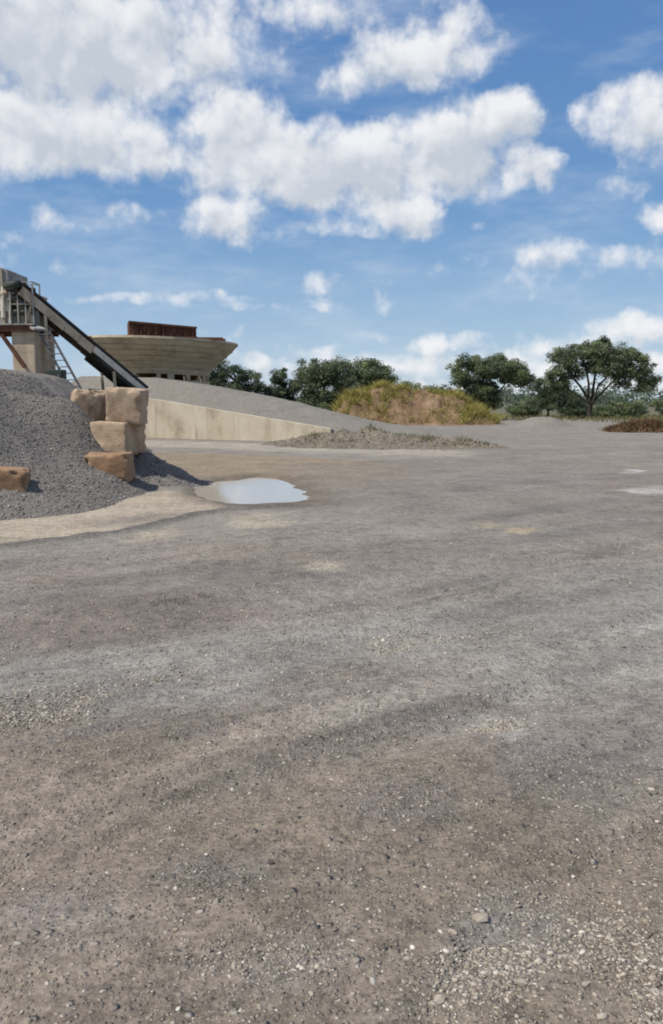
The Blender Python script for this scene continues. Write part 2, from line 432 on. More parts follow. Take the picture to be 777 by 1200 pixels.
def ground_h(X, Y):
    near = np.exp(-np.maximum(np.hypot(X, Y) - 6, 0) / 14)
    h = .07 * fbm(X / 6.5, Y / 6.5, 3, 3)
    an = fbm((.81 * X + .586 * Y) / 3.2, (-.586 * X + .81 * Y) / .42, 21, 4)
    h = h + .028 * an
    for u0, w_, d_ in ((2.75, .16, -.03), (3.2, .12, .02), (4.0, .2, -.03), (4.4, .1, .022), (5.4, .2, -.03), (6.1, .22, .03), (7.6, .3, -.03), (1.5, .15, -.018)):
        h = h + d_ * track(u0, w_, 5, X, Y) * (0.6 + 1.2 * np.abs(fbm(X / .9, Y / .9, 9, 2)))
    lump = fbm(X / .17, Y / .17, 31, 3); h = h + .011 * lump * near + .012 * np.maximum(fbm(X / .5, Y / .5, 33, 3), 0)
    for P_, amp in TRACKS:
        dt = line_d(X, Y, P_); h = h + amp * (-.009 * sstep(-dt, -.15, -.10) + .009 * np.exp(-((dt - .19) / .05) ** 2))
    h = h * sstep(Y, -2, 2)
    sdp = poly_sdf(X, Y, PUDDLE) - .14
    wv = .36 * fbm(X / .8, Y / .8, 41, 5, .6)
    calm = sstep(sdp + wv, .0, 2.5)
    h = h * (.25 + .75 * calm) + .018 * (1 - calm) - .12 * sstep(-(sdp + wv), -.35, .45)
    dr = line_d(X, Y, RIDGE); h = h * (1 - .85 * np.exp(-(dr / 1.3) ** 2)) + .05 * np.exp(-(dr / .09) ** 2) * (.7 + .7 * fbm(X / .4, Y / .4, 51, 2))
    dr2 = line_d(X, Y, RIDGE2); h = h + .022 * np.exp(-(dr2 / .10) ** 2) * (.7 + fbm(X / .3, Y / .3, 52, 2))
    return h

def stack_axis(segs):
    out = [segs[0][0]]
    for a, b, n in segs:
        out += list(np.linspace(a, b, n + 1)[1:])
    return np.array(out)
ys = [-40., -20, -8, -3, 0, 1.0]
y = 1.3
while y < 2600:
    ys.append(y); y *= 1.0065 if y < 9 else (1.008 if y < 22 else (1.02 if y < 110 else 1.25))
ys = np.array(ys)
ts = stack_axis([(-9, -2, 8), (-2, -.75, 24), (-.75, .75, 430), (.75, 2, 24), (2, 9, 8)])
GX = ts[None, :] * (np.maximum(ys, 0)[:, None] + 1.2); GY = np.repeat(ys[:, None], len(ts), 1)
GZ = ground_h(GX, GY)
X, Y = GX.ravel(), GY.ravel()

C_purple = np.array((.232, .211, .197)); C_green = np.array((.248, .240, .214)); C_brown = np.array((.196, .165, .128))
C_pale = np.array((.36, .335, .29)); C_dark = np.array((.135, .122, .110)); C_sand = np.array((.56, .455, .32)); C_mud = np.array((.33, .245, .145))
C_warm = np.array((.225, .190, .158))
def lerp(a, b, t): return a * (1 - t[:, None]) + b * t[:, None]
wa = fbm((.81 * X + .586 * Y) / 7, (-.586 * X + .81 * Y) / 1.6, 61, 5, .6)
wb = fbm((.81 * X + .586 * Y) / 5, (-.586 * X + .81 * Y) / .8, 71, 5, .6)
wc = fbm(X / 2.2, Y / 2.2, 81, 5, .6)
C_purple, C_green, C_brown, C_warm = [c * np.array((1.20, 1.115, 1.01)) for c in (C_purple, C_green, C_brown, C_warm)]
tint = lerp(C_purple, C_green, sstep(wa, -.12, .22))
tint = lerp(tint, C_warm, sstep(wc, .02, .34) * .7)
tint = lerp(tint, C_dark, sstep(wb, .16, .42) * .3)
fg = sstep(Y + 1.0 * wa + .35 * X * .6, 4.4, 3.3)          # brown dirt nearer than about four metres
brown = lerp(np.repeat(C_brown[None], len(X), 0), C_warm, sstep(wc, -.1, .3) * .8)
brown = lerp(brown, np.array((.205, .187, .180)), sstep(wb, .06, .3) * .75)
tint = lerp(tint, brown, fg * .9)
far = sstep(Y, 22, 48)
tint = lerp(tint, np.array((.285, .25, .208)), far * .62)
def zone(poly, col, soft, amp=1.0, warp=.25, wl=.8):
    global tint
    d = poly_sdf(X, Y, poly) + warp * fbm(X / wl, Y / wl, int(abs(col[0]) * 1e4) % 97, 4, .6) * 2
    tint = lerp(tint, np.array(col), sstep(-d, -soft, soft) * amp)
# soil of different kinds lying on the yard
zone(gpts([(-60, 745), (60, 690), (230, 690), (300, 720), (180, 760), (0, 775)]), (.190, .150, .118), .35, .7)
zone(gpts([(-120, 800), (0, 770), (250, 745), (500, 720), (777, 650), (860, 640), (860, 700), (777, 740), (480, 775), (250, 800), (0, 850), (-120, 860)]), (.30, .288, .254), .3, .75, .3)
zone(gpts([(500, 770), (800, 690), (860, 790), (600, 830)]), (.315, .30, .263), .3, .65)
zone(gpts([(520, 870), (640, 830), (860, 800), (860, 900), (700, 950)]), (.215, .19, .175), .3, .6)
zone(gpts([(330, 640), (600, 620), (777, 640), (777, 680), (420, 720), (330, 700)]), (.25, .22, .195), .5, .5)
zone(gpts([(380, 545), (620, 530), (777, 560), (777, 620), (420, 610)]), (.255, .218, .192), 1.2, .6)
zone(gpts([(160, 530), (300, 534), (440, 540), (470, 556), (380, 570), (340, 560), (250, 562), (200, 560)]), C_mud, .6, .9)
zone(gpts([(330, 545), (520, 538), (480, 560), (400, 600), (350, 596)]), (.262, .218, .165), .8, .7)
zone(gpts([(150, 516), (320, 520), (430, 524), (560, 530), (540, 535), (330, 529), (150, 523)]), (.45, .39, .295), .8, .8)
zone(gpts([(-60, 641), (-20, 600), (120, 582), (200, 576), (240, 582), (262, 589), (262, 595), (215, 604), (140, 621), (60, 631), (0, 637)]), C_sand * .86, .12, .95, .09, .5)
zone(gpts([(150, 625), (215, 618), (200, 634), (150, 636)]), (.40, .335, .24), .10, .8, .12, .4)
for (cx, cy, rx, ry, c, am) in ((303, 611, 34, 8, (.46, .385, .27), .9), (373, 665, 21, 7, (.60, .50, .36), .95), (350, 655, 14, 4, (.34, .28, .2), .8), (610, 620, 15, 5, (.50, .39, .22), .9),
                                (572, 614, 14, 4, (.40, .32, .2), .8), (747, 554, 11, 4, (.62, .59, .54), .95), (762, 574, 22, 5, (.60, .56, .51), .9), (735, 565, 40, 8, (.23, .18, .15), .6),
                                (420, 612, 20, 3, (.4, .36, .3), .6), (590, 850, 34, 13, (.37, .355, .315), .8), (560, 838, 20, 8, (.34, .33, .29), .6), (230, 808, 70, 10, (.31, .30, .27), .6), (60, 690, 60, 6, (.3, .28, .25), .5),
                                (600, 1110, 90, 50, (.235, .222, .215), .7), (90, 1075, 80, 28, (.235, .215, .205), .5), (260, 1030, 60, 22, (.165, .148, .146), .6), (330, 1140, 70, 35, (.23, .212, .208), .6),
                                (480, 940, 70, 30, (.17, .152, .150), .55), (650, 905, 90, 30, (.185, .165, .162), .5)):
    zone(gell(cx, cy, rx, ry), c, .12 if cy > 600 else .3, am * .8, .11 if cy > 600 else .35, .3 if cy > 600 else .5)
for k_, (P_, amp) in enumerate(TRACKS):
    dt = line_d(X, Y, P_); brk = sstep(fbm(X / 1.6, Y / 1.6, 150 + k_, 3), -.3, .12)
    tint = lerp(tint, tint * (1.13 if k_ % 4 < 2 else .86), sstep(-dt, -.17, -.10) * brk * amp)
    tint = lerp(tint, tint * .84, np.exp(-((dt - .2) / .05) ** 2) * brk * amp)
dr = line_d(X, Y, RIDGE); tint = lerp(tint, C_dark * .85, np.exp(-(dr / .12) ** 2) * .8)
for u0, w_ in ((2.95, .13), (4.2, .2), (5.1, .16), (6.6, .3), (8.4, .35), (11, .5)):
    tint = lerp(tint, C_dark * 1.15, track(u0, w_, 5, X, Y) * sstep(fbm(X / 1.3, Y / 1.3, 91, 3), -.15, .35) * .55)
sdp = poly_sdf(X, Y, PUDDLE); tint = lerp(tint, np.array((.165, .125, .082)), sstep(-sdp + .25 * fbm(X / .6, Y / .6, 43, 4), -.75, .0) * .85)

tint = lerp(tint, np.array((.15, .145, .075)), sstep(Y + 4 * fbm(X / 9, Y / 9, 171, 3), 84, 92))
gl = tint.mean(1, keepdims=True) * np.array([[1.075, 1.0, .925]])
tint = (tint * .74 + gl * .26) * .76
nr, ncl = GX.shape
idx = np.arange(nr * ncl).reshape(nr, ncl)
GF = np.stack([idx[:-1, :-1], idx[:-1, 1:], idx[1:, 1:], idx[1:, :-1]], -1).reshape(-1, 4)
me = fast_mesh('ground', np.stack([X, Y, GZ.ravel()], 1), GF, tint, True)
ground = obj('ground', me, M_ground, kind='structure')

# puddle
m, b, bs = mat_new('muddy_water')
bs.inputs['Base Color'].default_value = (.42, .37, .30, 1); bs.inputs['Roughness'].default_value = .06
bs.inputs['IOR'].default_value = 1.33; bs.inputs['Specular IOR Level'].default_value = .5
bump(b, bs, b.noise(b.new('ShaderNodeNewGeometry').outputs['Position'], 6, 2, .5).outputs[0], .04, .02)
bm = bmesh.new(); c0 = Vector(np.mean(np.array(PUDDLE), 0))
vs = []
for (x_, y_) in PUDDLE:
    dlt = Vector((x_, y_)) - c0; p = c0 + dlt * 1.22; vs.append(bm.verts.new((p.x, p.y, WATER_Z)))
bm.faces.new(vs); bmesh.ops.recalc_face_normals(bm, faces=bm.faces)
me = bpy.data.meshes.new('puddle'); bm.to_mesh(me); bm.free()
if me.polygons[0].normal.z < 0: me.flip_normals()
obj('puddle', me, m, kind='structure')

# ------------------------------------------------------------------ heaps and banks
def grid_mesh(name, xs, ys_, hfun, mat, smooth=True, trim=None):
    GX_, GY_ = np.meshgrid(xs, ys_); Z = hfun(GX_, GY_)
    i = np.arange(GX_.size).reshape(GX_.shape)
    F = np.stack([i[:-1, :-1], i[:-1, 1:], i[1:, 1:], i[1:, :-1]], -1).reshape(-1, 4)
    Vv = np.stack([GX_.ravel(), GY_.ravel(), Z.ravel()], 1)
    keep = (Z.ravel()[F] > (trim if trim is not None else -9)).any(1); F = F[keep]
    used = np.unique(F); remap = np.full(len(Vv), -1); remap[used] = np.arange(len(used))
    return fast_mesh(name, Vv[used], remap[F], None, smooth)

PILE = (-8.4, 15.4, 3.75)
def pile_h(X, Y):
    ay, by = 15.3, 23.0
    t = np.clip((Y - ay) / (by - ay), 0, 1)
    r = np.hypot(X + 8.35 + .7 * t, Y - np.clip(Y, ay, by)) + .55 * fbm(X / 2.4, Y / 2.4, 13, 3)
    main = 3.5 - .70 * r; main = np.minimum(main, 2.15 + (main - 2.15) * .35); skirt = .56 * (1 - (r - 3.5) / 2.15)
    k = .22; h = np.maximum(main, skirt) + np.maximum(k - np.abs(main - skirt), 0) ** 2 / (4 * k)
    h = h - .35 * np.exp(-(r / .8) ** 2) + .62 * np.exp(-((X + 4.85) ** 2 + (Y - 16.4) ** 2) / .8 ** 2) - .12 * sstep(X, -4.0, -2.6) - 1.3 * sstep(Y, 16.9, 18.4) * sstep(X, -5.9, -4.7)
    w = sstep(h, -.15, .25)
    return h + .07 * fbm(X / .8, Y / .8, 14, 3) * w + .03 * fbm(X / .12, Y / .12, 15, 3) * w
def base_off(fun, z0=-.06):
    return lambda X, Y: np.maximum(fun(X, Y), z0)
pile = empty('gravel_pile', (PILE[0], PILE[1], 0), 'big grey heap of crushed stone at the left edge of the yard', 'gravel pile')
me = grid_mesh('gravel_pile', np.arange(-15, -.6, .045), np.arange(8.5, 30, .055), base_off(pile_h), M_pile, True, -.05)
ps = obj('heap', me, M_pile, pile); ps.matrix_parent_inverse = Matrix.Translation(-Vector((PILE[0], PILE[1], 0)))

SP = (-3.95, 16.75, .84)
def spill_h(X, Y):
    dx, dy = X - SP[0], Y - SP[1]; r = np.hypot(dx / 1.42, dy / 1.2)
    t = np.clip(1 - r / (1 + .1 * fbm(X, Y, 8, 2)), -.2, 1)
    return SP[2] * np.sign(t) * np.abs(t) ** 1.05 + (.04 * fbm(X / .3, Y / .3, 17, 3) + .03 * fbm(X / .1, Y / .1, 18, 2)) * sstep(t, -.1, .15)
me = grid_mesh('gravel_spill', np.arange(-6, -1.4, .035), np.arange(14.9, 19.5, .035), base_off(spill_h), M_pile, True, -.05)
obj('gravel_spill', me, M_pile, label='small spill of grey gravel in the shade right of the stacked blocks', cat='gravel pile')

# ramp up to the hopper
WL = Vector((-10.8, 38.3)); WRt = Vector((-.05, 33.6))      # wall ends in plan
def ramp_h(X, Y):
    u = (X + 11.5) / 18.0                                    # 0 at the hopper, 1 at the foot
    yw = WL.y + (X - WL.x) / (WRt.x - WL.x) * (WRt.y - WL.y)  # the wall's line
    crest = np.interp(X, [-13, -8.5, -6.2, -2.2, .5, 2.4, 5.0, 8.5], [2.85, 2.72, 2.42, 1.68, 1.02, .62, .28, -.08])
    edge = np.interp(X, [-13, -10.8, -.05, 3, 6], [2.05, 2.0, .45, .12, -.08])
    t = (Y - yw) / 5.0
    h = edge + (crest - edge) * sstep(t, 0, .9)
    h = np.where(t > 1.3, crest * (1 - sstep(t, 1.3, 2.6)) - .15 * sstep(t, 1.3, 2.6), h)
    h = np.where(t < 0, h + t * 4.0 * sstep(X, -.6, .3) , h)
    return h + .06 * fbm(X / 1.3, Y / 1.3, 23, 4) + .02 * fbm(X / .25, Y / .25, 24, 2)
def ramp_clip(X, Y):
    yw = WL.y + (X - WL.x) / (WRt.x - WL.x) * (WRt.y - WL.y)
    h = ramp_h(X, Y)
    h = np.where((Y < yw + .17) & (X < .1), -.3, h)
    h = np.where((X < -12.6), -.3, h)
    return np.maximum(h, -.1)
me = grid_mesh('ramp', np.arange(-13.2, 9.5, .10), np.arange(29.5, 54, .12), ramp_clip, M_ramp, True, -.08)
obj('ramp', me, M_ramp, kind='structure')

# bank of loose soil at the ramp's foot
def berm_h(X, Y):
    yc = 31.6 - .16 * (X - 2) + .5 * fbm(X / 2, X * 0 + 3.1, 6, 2)
    wdt = 2.0
    prof = np.exp(-(np.abs(Y - yc) / wdt) ** 1.6 * 1.15)
    top = np.interp(X, [-3.4, -1.6, 0, 1.5, 3.2, 4.8, 6.6], [-.05, .16, .50, .58, .40, .22, -.02])
    h = top * prof * (1 + .5 * fbm(X / .8, Y / .8, 27, 3)) + (.16 * fbm(X / .5, Y / .5, 28, 3) + .05 * fbm(X / .15, Y / .15, 29, 2)) * prof * sstep(top, -.05, .2)
    return h - .05
me = grid_mesh('soil_bank', np.arange(-3.4, 6.6, .055), np.arange(27.5, 36, .07), base_off(berm_h, -.09), M_berm, True, -.06)
obj('soil_bank', me, M_berm, label='low lumpy bank of grey brown soil at the foot of the ramp', cat='soil bank')

# red earth mound
MD = (6.1, 62.0)
def mound_h(X, Y):
    lx = (X - MD[0]); ly = (Y - MD[1])
    top = np.interp(lx, [-6.9, -5.7, -4.4, -2.9, -1.7, -.4, 1.2, 2.7, 3.6, 5.0, 6.2], [-.2, 1.15, 2.35, 2.8, 2.75, 2.35, 2.2, 2.35, 1.6, .7, -.2])
    front = sstep(ly + .7 * fbm(X / 1.5, X * 0, 3, 3), -4.2, -.6); back = 1 - sstep(ly, 1.5, 6)
    # gullies cut into the face
    g = 1 + .55 * fbm(X / .8, Y / 3.0, 36, 4) * (1 - front * .6)
    return .93 * top * front ** .8 * back * g + (.34 * fbm(X / 1.1, Y / 1.1, 37, 4) + .16 * np.abs(fbm(X / .5, Y / .5, 38, 3))) * front * back * sstep(top, 0, .6) - .08
mound = empty('earth_mound', (MD[0], MD[1], 0), 'red brown earth mound overgrown with yellow green grass, in front of the trees', 'earth mound')
inv = Matrix.Translation(-Vector((MD[0], MD[1], 0)))
me = grid_mesh('earth', np.arange(-1.5, 14, .10), np.arange(56, 70, .13), base_off(mound_h, -.12), M_earth, True, -.10)
o = obj('earth', me, M_earth, mound); o.matrix_parent_inverse = inv

def blades(px, py, pz, length, width, cols, lean=.35, seed=1):
    rg = np.random.default_rng(seed); n = len(px)
    a = rg.uniform(0, 2 * np.pi, n); u = np.stack([np.cos(a), np.sin(a), np.zeros(n)], 1) * (width[:, None] / 2)
    ln = np.stack([rg.normal(0, lean, n), rg.normal(0, lean, n), np.ones(n)], 1) * length[:, None]
    P = np.stack([px, py, pz], 1)
    V = np.stack([P - u, P + u, P + ln * .55 + u * .7, P + ln], 1)
    tip = V[:, 3].copy(); V[:, 3] = P + ln * .55 - u * .7
    V = np.concatenate([V, tip[:, None]], 1).reshape(-1, 3)
    k = np.arange(n)[:, None] * 5
    F = np.concatenate([k + [[0, 1, 2]], k + [[0, 2, 3]], k + [[3, 2, 4]]], 0)
    return V, F, np.repeat(cols, 5, 0)
def pick(cols, n, rg, jit=.18):
    c = np.array(cols)[rg.integers(0, len(cols), n)]
    return np.clip(c * (1 + rg.normal(0, jit, (n, 1))), .005, .9)
rg = np.random.default_rng(5)
n = 110000
gx = rg.uniform(-.6, 13, n); gy = rg.uniform(57.5, 67, n); gz = mound_h(gx, gy)
lx = gx - MD[0]; hrel = gz
jl = 1.6 * fbm(gx / 1.3, gy / 1.3, 56, 3)
cov = .95 * sstep(-lx + jl, 1.6, 3.2) + .75 * sstep(lx + jl, 2.0, 3.6)
cov = np.maximum(cov, sstep(gz + .5 * jl, 1.9, 2.5) * .9); cov = np.maximum(cov, .3)
cov = cov * sstep(fbm(gx / .8, gy / .8, 55, 4), -.4, .05)
ok = (rg.uniform(0, 1, n) < cov) & (gz > .05)
gx, gy, gz = gx[ok], gy[ok], gz[ok]; n = len(gx)
gc = pick([(.31, .29, .07), (.36, .31, .09), (.22, .23, .06), (.37, .31, .11), (.27, .265, .065), (.30, .20, .08)], n, rg)
tuft = .35 + 1.1 * sstep(fbm(gx / .45, gy / .45, 57, 2), -.05, .35)
V, F, Cc = blades(gx, gy, gz - .05, tuft * rg.uniform(.12, .5, n), rg.uniform(.02, .05, n), gc, .7, 3)
o = obj('grass', fast_mesh('grass', V, F, Cc), M_dry, mound, kind='stuff'); o.matrix_parent_inverse = inv

# small grey heap in front of the trees
HP = gp(636, 500)
def heap_h(X, Y):
    r = np.hypot(X - HP.x, (Y - HP.y) * 1.0); t = np.clip(1 - r / (2.25 + .2 * fbm(X, Y, 2, 2)), -.1, 1)
    return .92 * np.sign(t) * np.abs(t) ** 1.15 - .25 * np.exp(-(r / .5) ** 2) + .05 * fbm(X / .4, Y / .4, 4, 3) * sstep(t, 0, .2)
me = grid_mesh('gravel_heap', np.arange(HP.x - 3, HP.x + 3, .07), np.arange(HP.y - 3, HP.y + 3, .08), base_off(heap_h), M_ramp, True, -.05)
obj('gravel_heap', me, M_ramp, label='small pointed heap of grey gravel in front of the distant trees', cat='gravel pile')

# ------------------------------------------------------------------ stone blocks
def block_mesh(name, size, seed):
    from mathutils import noise as mn
    bm = bmesh.new(); bmesh.ops.create_cube(bm, size=1, matrix=Matrix.Diagonal((*size, 1)))
    bmesh.ops.bevel(bm, geom=list(bm.edges), offset=.03, segments=2, affect='EDGES', profile=.5)
    bmesh.ops.subdivide_edges(bm, edges=[e for e in bm.edges if e.calc_length() > .2], cuts=12, use_grid_fill=True)
    bm.normal_update()
    rr = random.Random(seed); ph = Vector([rr.uniform(0, 9) for _ in range(3)])
    half = Vector(size) / 2
    skew = [rr.uniform(-.06, .06) for _ in range(4)]
    for v in bm.verts:
        q = ph + v.co * 1.7; e = sorted(abs(v.co[i]) / half[i] for i in range(3))
        edge = max(0, (e[1] - .72) / .28)                       # near an arris
        chip = max(0, mn.noise(q * 3.6 + Vector((3, 1, 7))) - .1) * .24 * edge
        d = .04 * mn.noise(q) + .010 * mn.noise(q * 2.6) + .006 * mn.noise(q * 9.0) + .006 * mn.noise(q * 21)
        n_ = v.co.normalized() * .6 + v.normal * .6
        co = v.co + v.normal * d - n_ * chip
        f = v.co.z / half.z
        co.x += skew[0] * f * half.x + skew[1] * co.y; co.y += skew[2] * f * half.y
        co.z += skew[3] * co.x
        v.co = co
    bmesh.ops.recalc_face_normals(bm, faces=bm.faces)
    me = bpy.data.meshes.new(name); bm.to_mesh(me); bm.free()
    for p in me.polygons: p.use_smooth = True
    return me
def block(px0, px1, py0, py1, Yf, depth, label, seed, mat=M_block, rz=0, rx=0, ry=0):
    a = at(px0, py1, Yf); c = at(px1, py0, Yf)
    size = (c.x - a.x, depth, c.z - a.z)
    o = obj('stone_block', block_mesh('stone_block', size, seed), mat, label=label, cat='stone block', group='stone blocks edging the gravel pile')
    o.location = ((a.x + c.x) / 2, Yf + depth / 2, (a.z + c.z) / 2); o.rotation_euler = (rx, ry, rz)
    return o
block(97, 147, 533, 566, 14.75, .8, 'reddish brown block lying low in front of the leaning stack', 1, M_blockr, rz=R(6))
block(110, 154, 495, 534, 15.8, .95, 'tan block in the middle of the leaning stack', 2, rz=R(-9), ry=R(2))
block(123, 163, 455, 497, 15.9, .8, 'squarish tan block on top of the leaning stack', 3, rz=R(4), ry=R(1))
block(79, 111, 458, 490, 17.0, .7, 'rounded tan block sunk in the gravel behind the stack', 4, rz=R(20), ry=R(16))
block(105, 126, 457, 492, 17.3, .8, 'pale block wedged upright behind the top block of the stack', 5, rz=R(8))
block(112, 150, 533, 575, 15.95, .9, 'tan bottom block of the leaning stack, in shade behind the reddish one', 13)
block(-18, 22, 551, 592, 12.3, .6, 'reddish block half buried in the front of the grey heap', 6, M_blockr, rz=R(12), ry=R(6))

# ------------------------------------------------------------------ retaining wall of the ramp
wallT = empty('retaining_wall', (WL.x, WL.y, 0), 'long cream concrete retaining wall sloping down along the ramp', 'wall')
winv = Matrix.Translation(-Vector((WL.x, WL.y, 0)))
dw = (WRt - WL); nw = Vector((-dw.y, dw.x)).normalized()
if nw.y < 0: nw = -nw
cuts = [0, .13, .30, .47, .63, .80, 1.0]
for i, (a, c) in enumerate(zip(cuts[:-1], cuts[1:])):
    g = .0004 / dw.length
    a_, c_ = a + g, c - g
    A = WL + dw * a_; Cx = WL + dw * c_
    za = np.interp(a_, [0, 1], [2.16, .52]); zc = np.interp(c_, [0, 1], [2.16, .52]); pr = (.0, .004, -.003, .002, -.004, .001)[i]
    A = A - nw * pr; Cx = Cx - nw * pr
    th = .3
    mb = MB(); mb.hexa([(A.x, A.y, -.15), (Cx.x, Cx.y, -.15), (Cx.x + nw.x * th, Cx.y + nw.y * th, -.15), (A.x + nw.x * th, A.y + nw.y * th, -.15),
                        (A.x, A.y, za), (Cx.x, Cx.y, zc), (Cx.x + nw.x * th, Cx.y + nw.y * th, zc), (A.x + nw.x * th, A.y + nw.y * th, za)])
    o = mb.build('wall_panel', M_wall, wallT); o.matrix_parent_inverse = winv

# ------------------------------------------------------------------ hopper on the ramp
HY = 48.0; hc = at(186, 400, HY); zt = at(187, 396, HY - 4.1).z
hop = empty('hopper', (hc.x, HY, 0), 'wide tan round concrete feed hopper with sloping ringed sides above the ramp', 'hopper')
zof = lambda py, r: at(187, py, HY - r).z
PROF = [(2.58, zof(437.5, 2.6)), (2.72, zof(431, 2.7)), (3.02, zof(423, 3.0)), (3.32, zof(416.5, 3.4)), (3.60, zof(410, 3.6)), (3.88, zof(403.5, 3.9)), (4.08, zt)]
tilt = Matrix.Rotation(R(2.0), 4, 'Y')
def ring_mesh(mb, r0, z0, r1, z1, th, n=36, wob=0):
    V = []
    for k in range(n):
        a_ = 2 * math.pi * k / n; c_, s_ = math.cos(a_), math.sin(a_)
        w = 1 + wob * math.sin(5 * a_ + wob * 300) * .5
        V.append([mb.bm.verts.new(tilt @ Vector((rr * w * c_, rr * w * s_, zz))) for rr, zz in ((r0, z0), (r1, z1), (r1 - th, z1), (r0 - th, z0))])
    for k in range(n):
        A, Bv = V[k], V[(k + 1) % n]
        for i in range(4): mb.bm.faces.new((A[i], Bv[i], Bv[(i + 1) % 4], A[(i + 1) % 4]))
    return mb
for k in range(6):
    (r0, z0), (r1, z1) = PROF[k], PROF[k + 1]
    lip = .035 if k < 5 else .07
    mb = ring_mesh(MB(), r0 + .01, z0, r1 + lip, z1 - .012, .30, wob=.004 * (k % 3)); mb.build('wall_ring', M_hop, hop)
mb = ring_mesh(MB(), 4.20, zt, 4.20, zt + .12, .42); mb.build('rim', M_hop, hop)
zb = PROF[0][1]; base_top = zb - .30
ring_mesh(MB(), 2.75, 1.0, 2.66, base_top, 1.4).build('plinth', M_hop, hop)
for k in range(16):
    a_ = 2 * math.pi * (k + .35 * (k % 3 == 0)) / 16
    p = tilt @ Vector((2.42 * math.cos(a_), 2.42 * math.sin(a_), (base_top + zb) / 2))
    MB().box(p, (.22 + .12 * (k % 3 == 1), .3, zb - base_top + .1), Matrix.Rotation(a_ + math.pi / 2, 3, 'Z')).build('pillar', M_hop, hop)
ring_mesh(MB(), 1.5, base_top - .1, 2.2, zb + .1, .1).build('dark_core', M_rust, hop)  # dark inner core that fills the openings between the pillars
# rusty screen on the hopper rim
sl = at(152, 391, 45.0); sr_ = at(230, 396, 46.0)
scr = empty('screen_box', (sl.x, sl.y, zt), 'rusty brown steel screen box lying across the hopper rim', 'steel box')
sinv = Matrix.Translation(-Vector((sl.x, sl.y, zt)))
d_ = Vector((sr_.x - sl.x, sr_.y - sl.y, 0)); nrm = Vector((-d_.y, d_.x, 0)).normalized()
z0 = zt + .14; hA = at(152, 376, 45.0).z - z0; hB = at(229, 383.5, 46.0).z - z0
for q, nm in ((0, 'side_plate'), (1.5, 'side_plate')):
    a = Vector((sl.x, sl.y, z0)) + nrm * q; c = a + d_
    mb = MB(); t_ = nrm * .05
    mb.hexa([a, c, c + t_, a + t_, a + Vector((0, 0, hA)), c + Vector((0, 0, hB)), c + t_ + Vector((0, 0, hB)), a + t_ + Vector((0, 0, hA))])
    o = mb.build(nm, M_rust, scr); o.matrix_parent_inverse = sinv
    if q == 0:
        for fz in (.06, .94):
            mb = MB(); aa = a - nrm * .06 + Vector((0, 0, hA * fz)); bb = c - nrm * .06 + Vector((0, 0, hB * fz)); mb.bar(aa - d_ * .015, bb + d_ * .01, .14, .10)
            o = mb.build('flange', M_rust, scr); o.matrix_parent_inverse = sinv
        for k in range(9):
            p = a + d_ * (k + .5) / 9; hh = hA + (hB - hA) * (k + .5) / 9
            mb = MB().box(p - nrm * .04 + Vector((0, 0, hh / 2)), (.07, .07, hh * .8)); o = mb.build('rib', M_rust, scr); o.matrix_parent_inverse = sinv
for f in (0.003, .997):
    a = Vector((sl.x, sl.y, z0)) + d_ * f; hh = hA + (hB - hA) * f
    mb = MB().bar(a + nrm * .05 + Vector((0, 0, hh / 2)), a + nrm * 1.5 + Vector((0, 0, hh / 2)), .05, hh * .97)
    o = mb.build('end_plate', M_rust, scr); o.matrix_parent_inverse = sinv
for k in range(8):
    f = (k + .5) / 8; a = Vector((sl.x, sl.y, z0 + .12)) + d_ * f
    mb = MB().bar(a + nrm * .05, a + nrm * 1.5, .06, .1); o = mb.build('grid_bar', M_rust, scr); o.matrix_parent_inverse = sinv
for q in (.25, 1.25):      # bearers across the hopper mouth
    a = Vector((hc.x - 3.9, sl.y + q, zt + .13)); c = Vector((hc.x + 3.9, sl.y + q, zt + .06))
    mb = MB().bar(a, c, .16, .12); o = mb.build('bearer', M_rust, scr); o.matrix_parent_inverse = sinv

# ------------------------------------------------------------------ conveyor
HD = at(14, 333, 35.0); TL = at(172, 464, 40.2)
conv = empty('conveyor', (TL.x, TL.y, 0), 'inclined belt conveyor with black belt climbing left from the hopper to the tower', 'conveyor')
cinv = Matrix.Translation(-Vector((TL.x, TL.y, 0)))
def cpart(mb, name, mat, parent=None, **kw):
    o = mb.build(name, mat, parent or conv, **kw)
    if parent is None: o.matrix_parent_inverse = cinv
    return o
ax = (HD - TL); L = ax.length; ax = ax / L
side = Vector((0, 0, 1)).cross(ax).normalized(); upv = ax.cross(side)
if upv.z < 0: upv = -upv
if side.y > 0: side = -side                  # side points to the camera
Wd = .42
def cp(s, a, h): return TL + ax * (L * s) + side * a + upv * h
mb = MB().bar(cp(0, 0, .13), cp(1, 0, .13), Wd * 1.9, .05, upv); belt = cpart(mb, 'belt', M_belt)
mb = MB().bar(cp(0, 0, -.22), cp(1, 0, -.22), Wd * 1.7, .03, upv); cpart(mb, 'return_belt', M_belt)
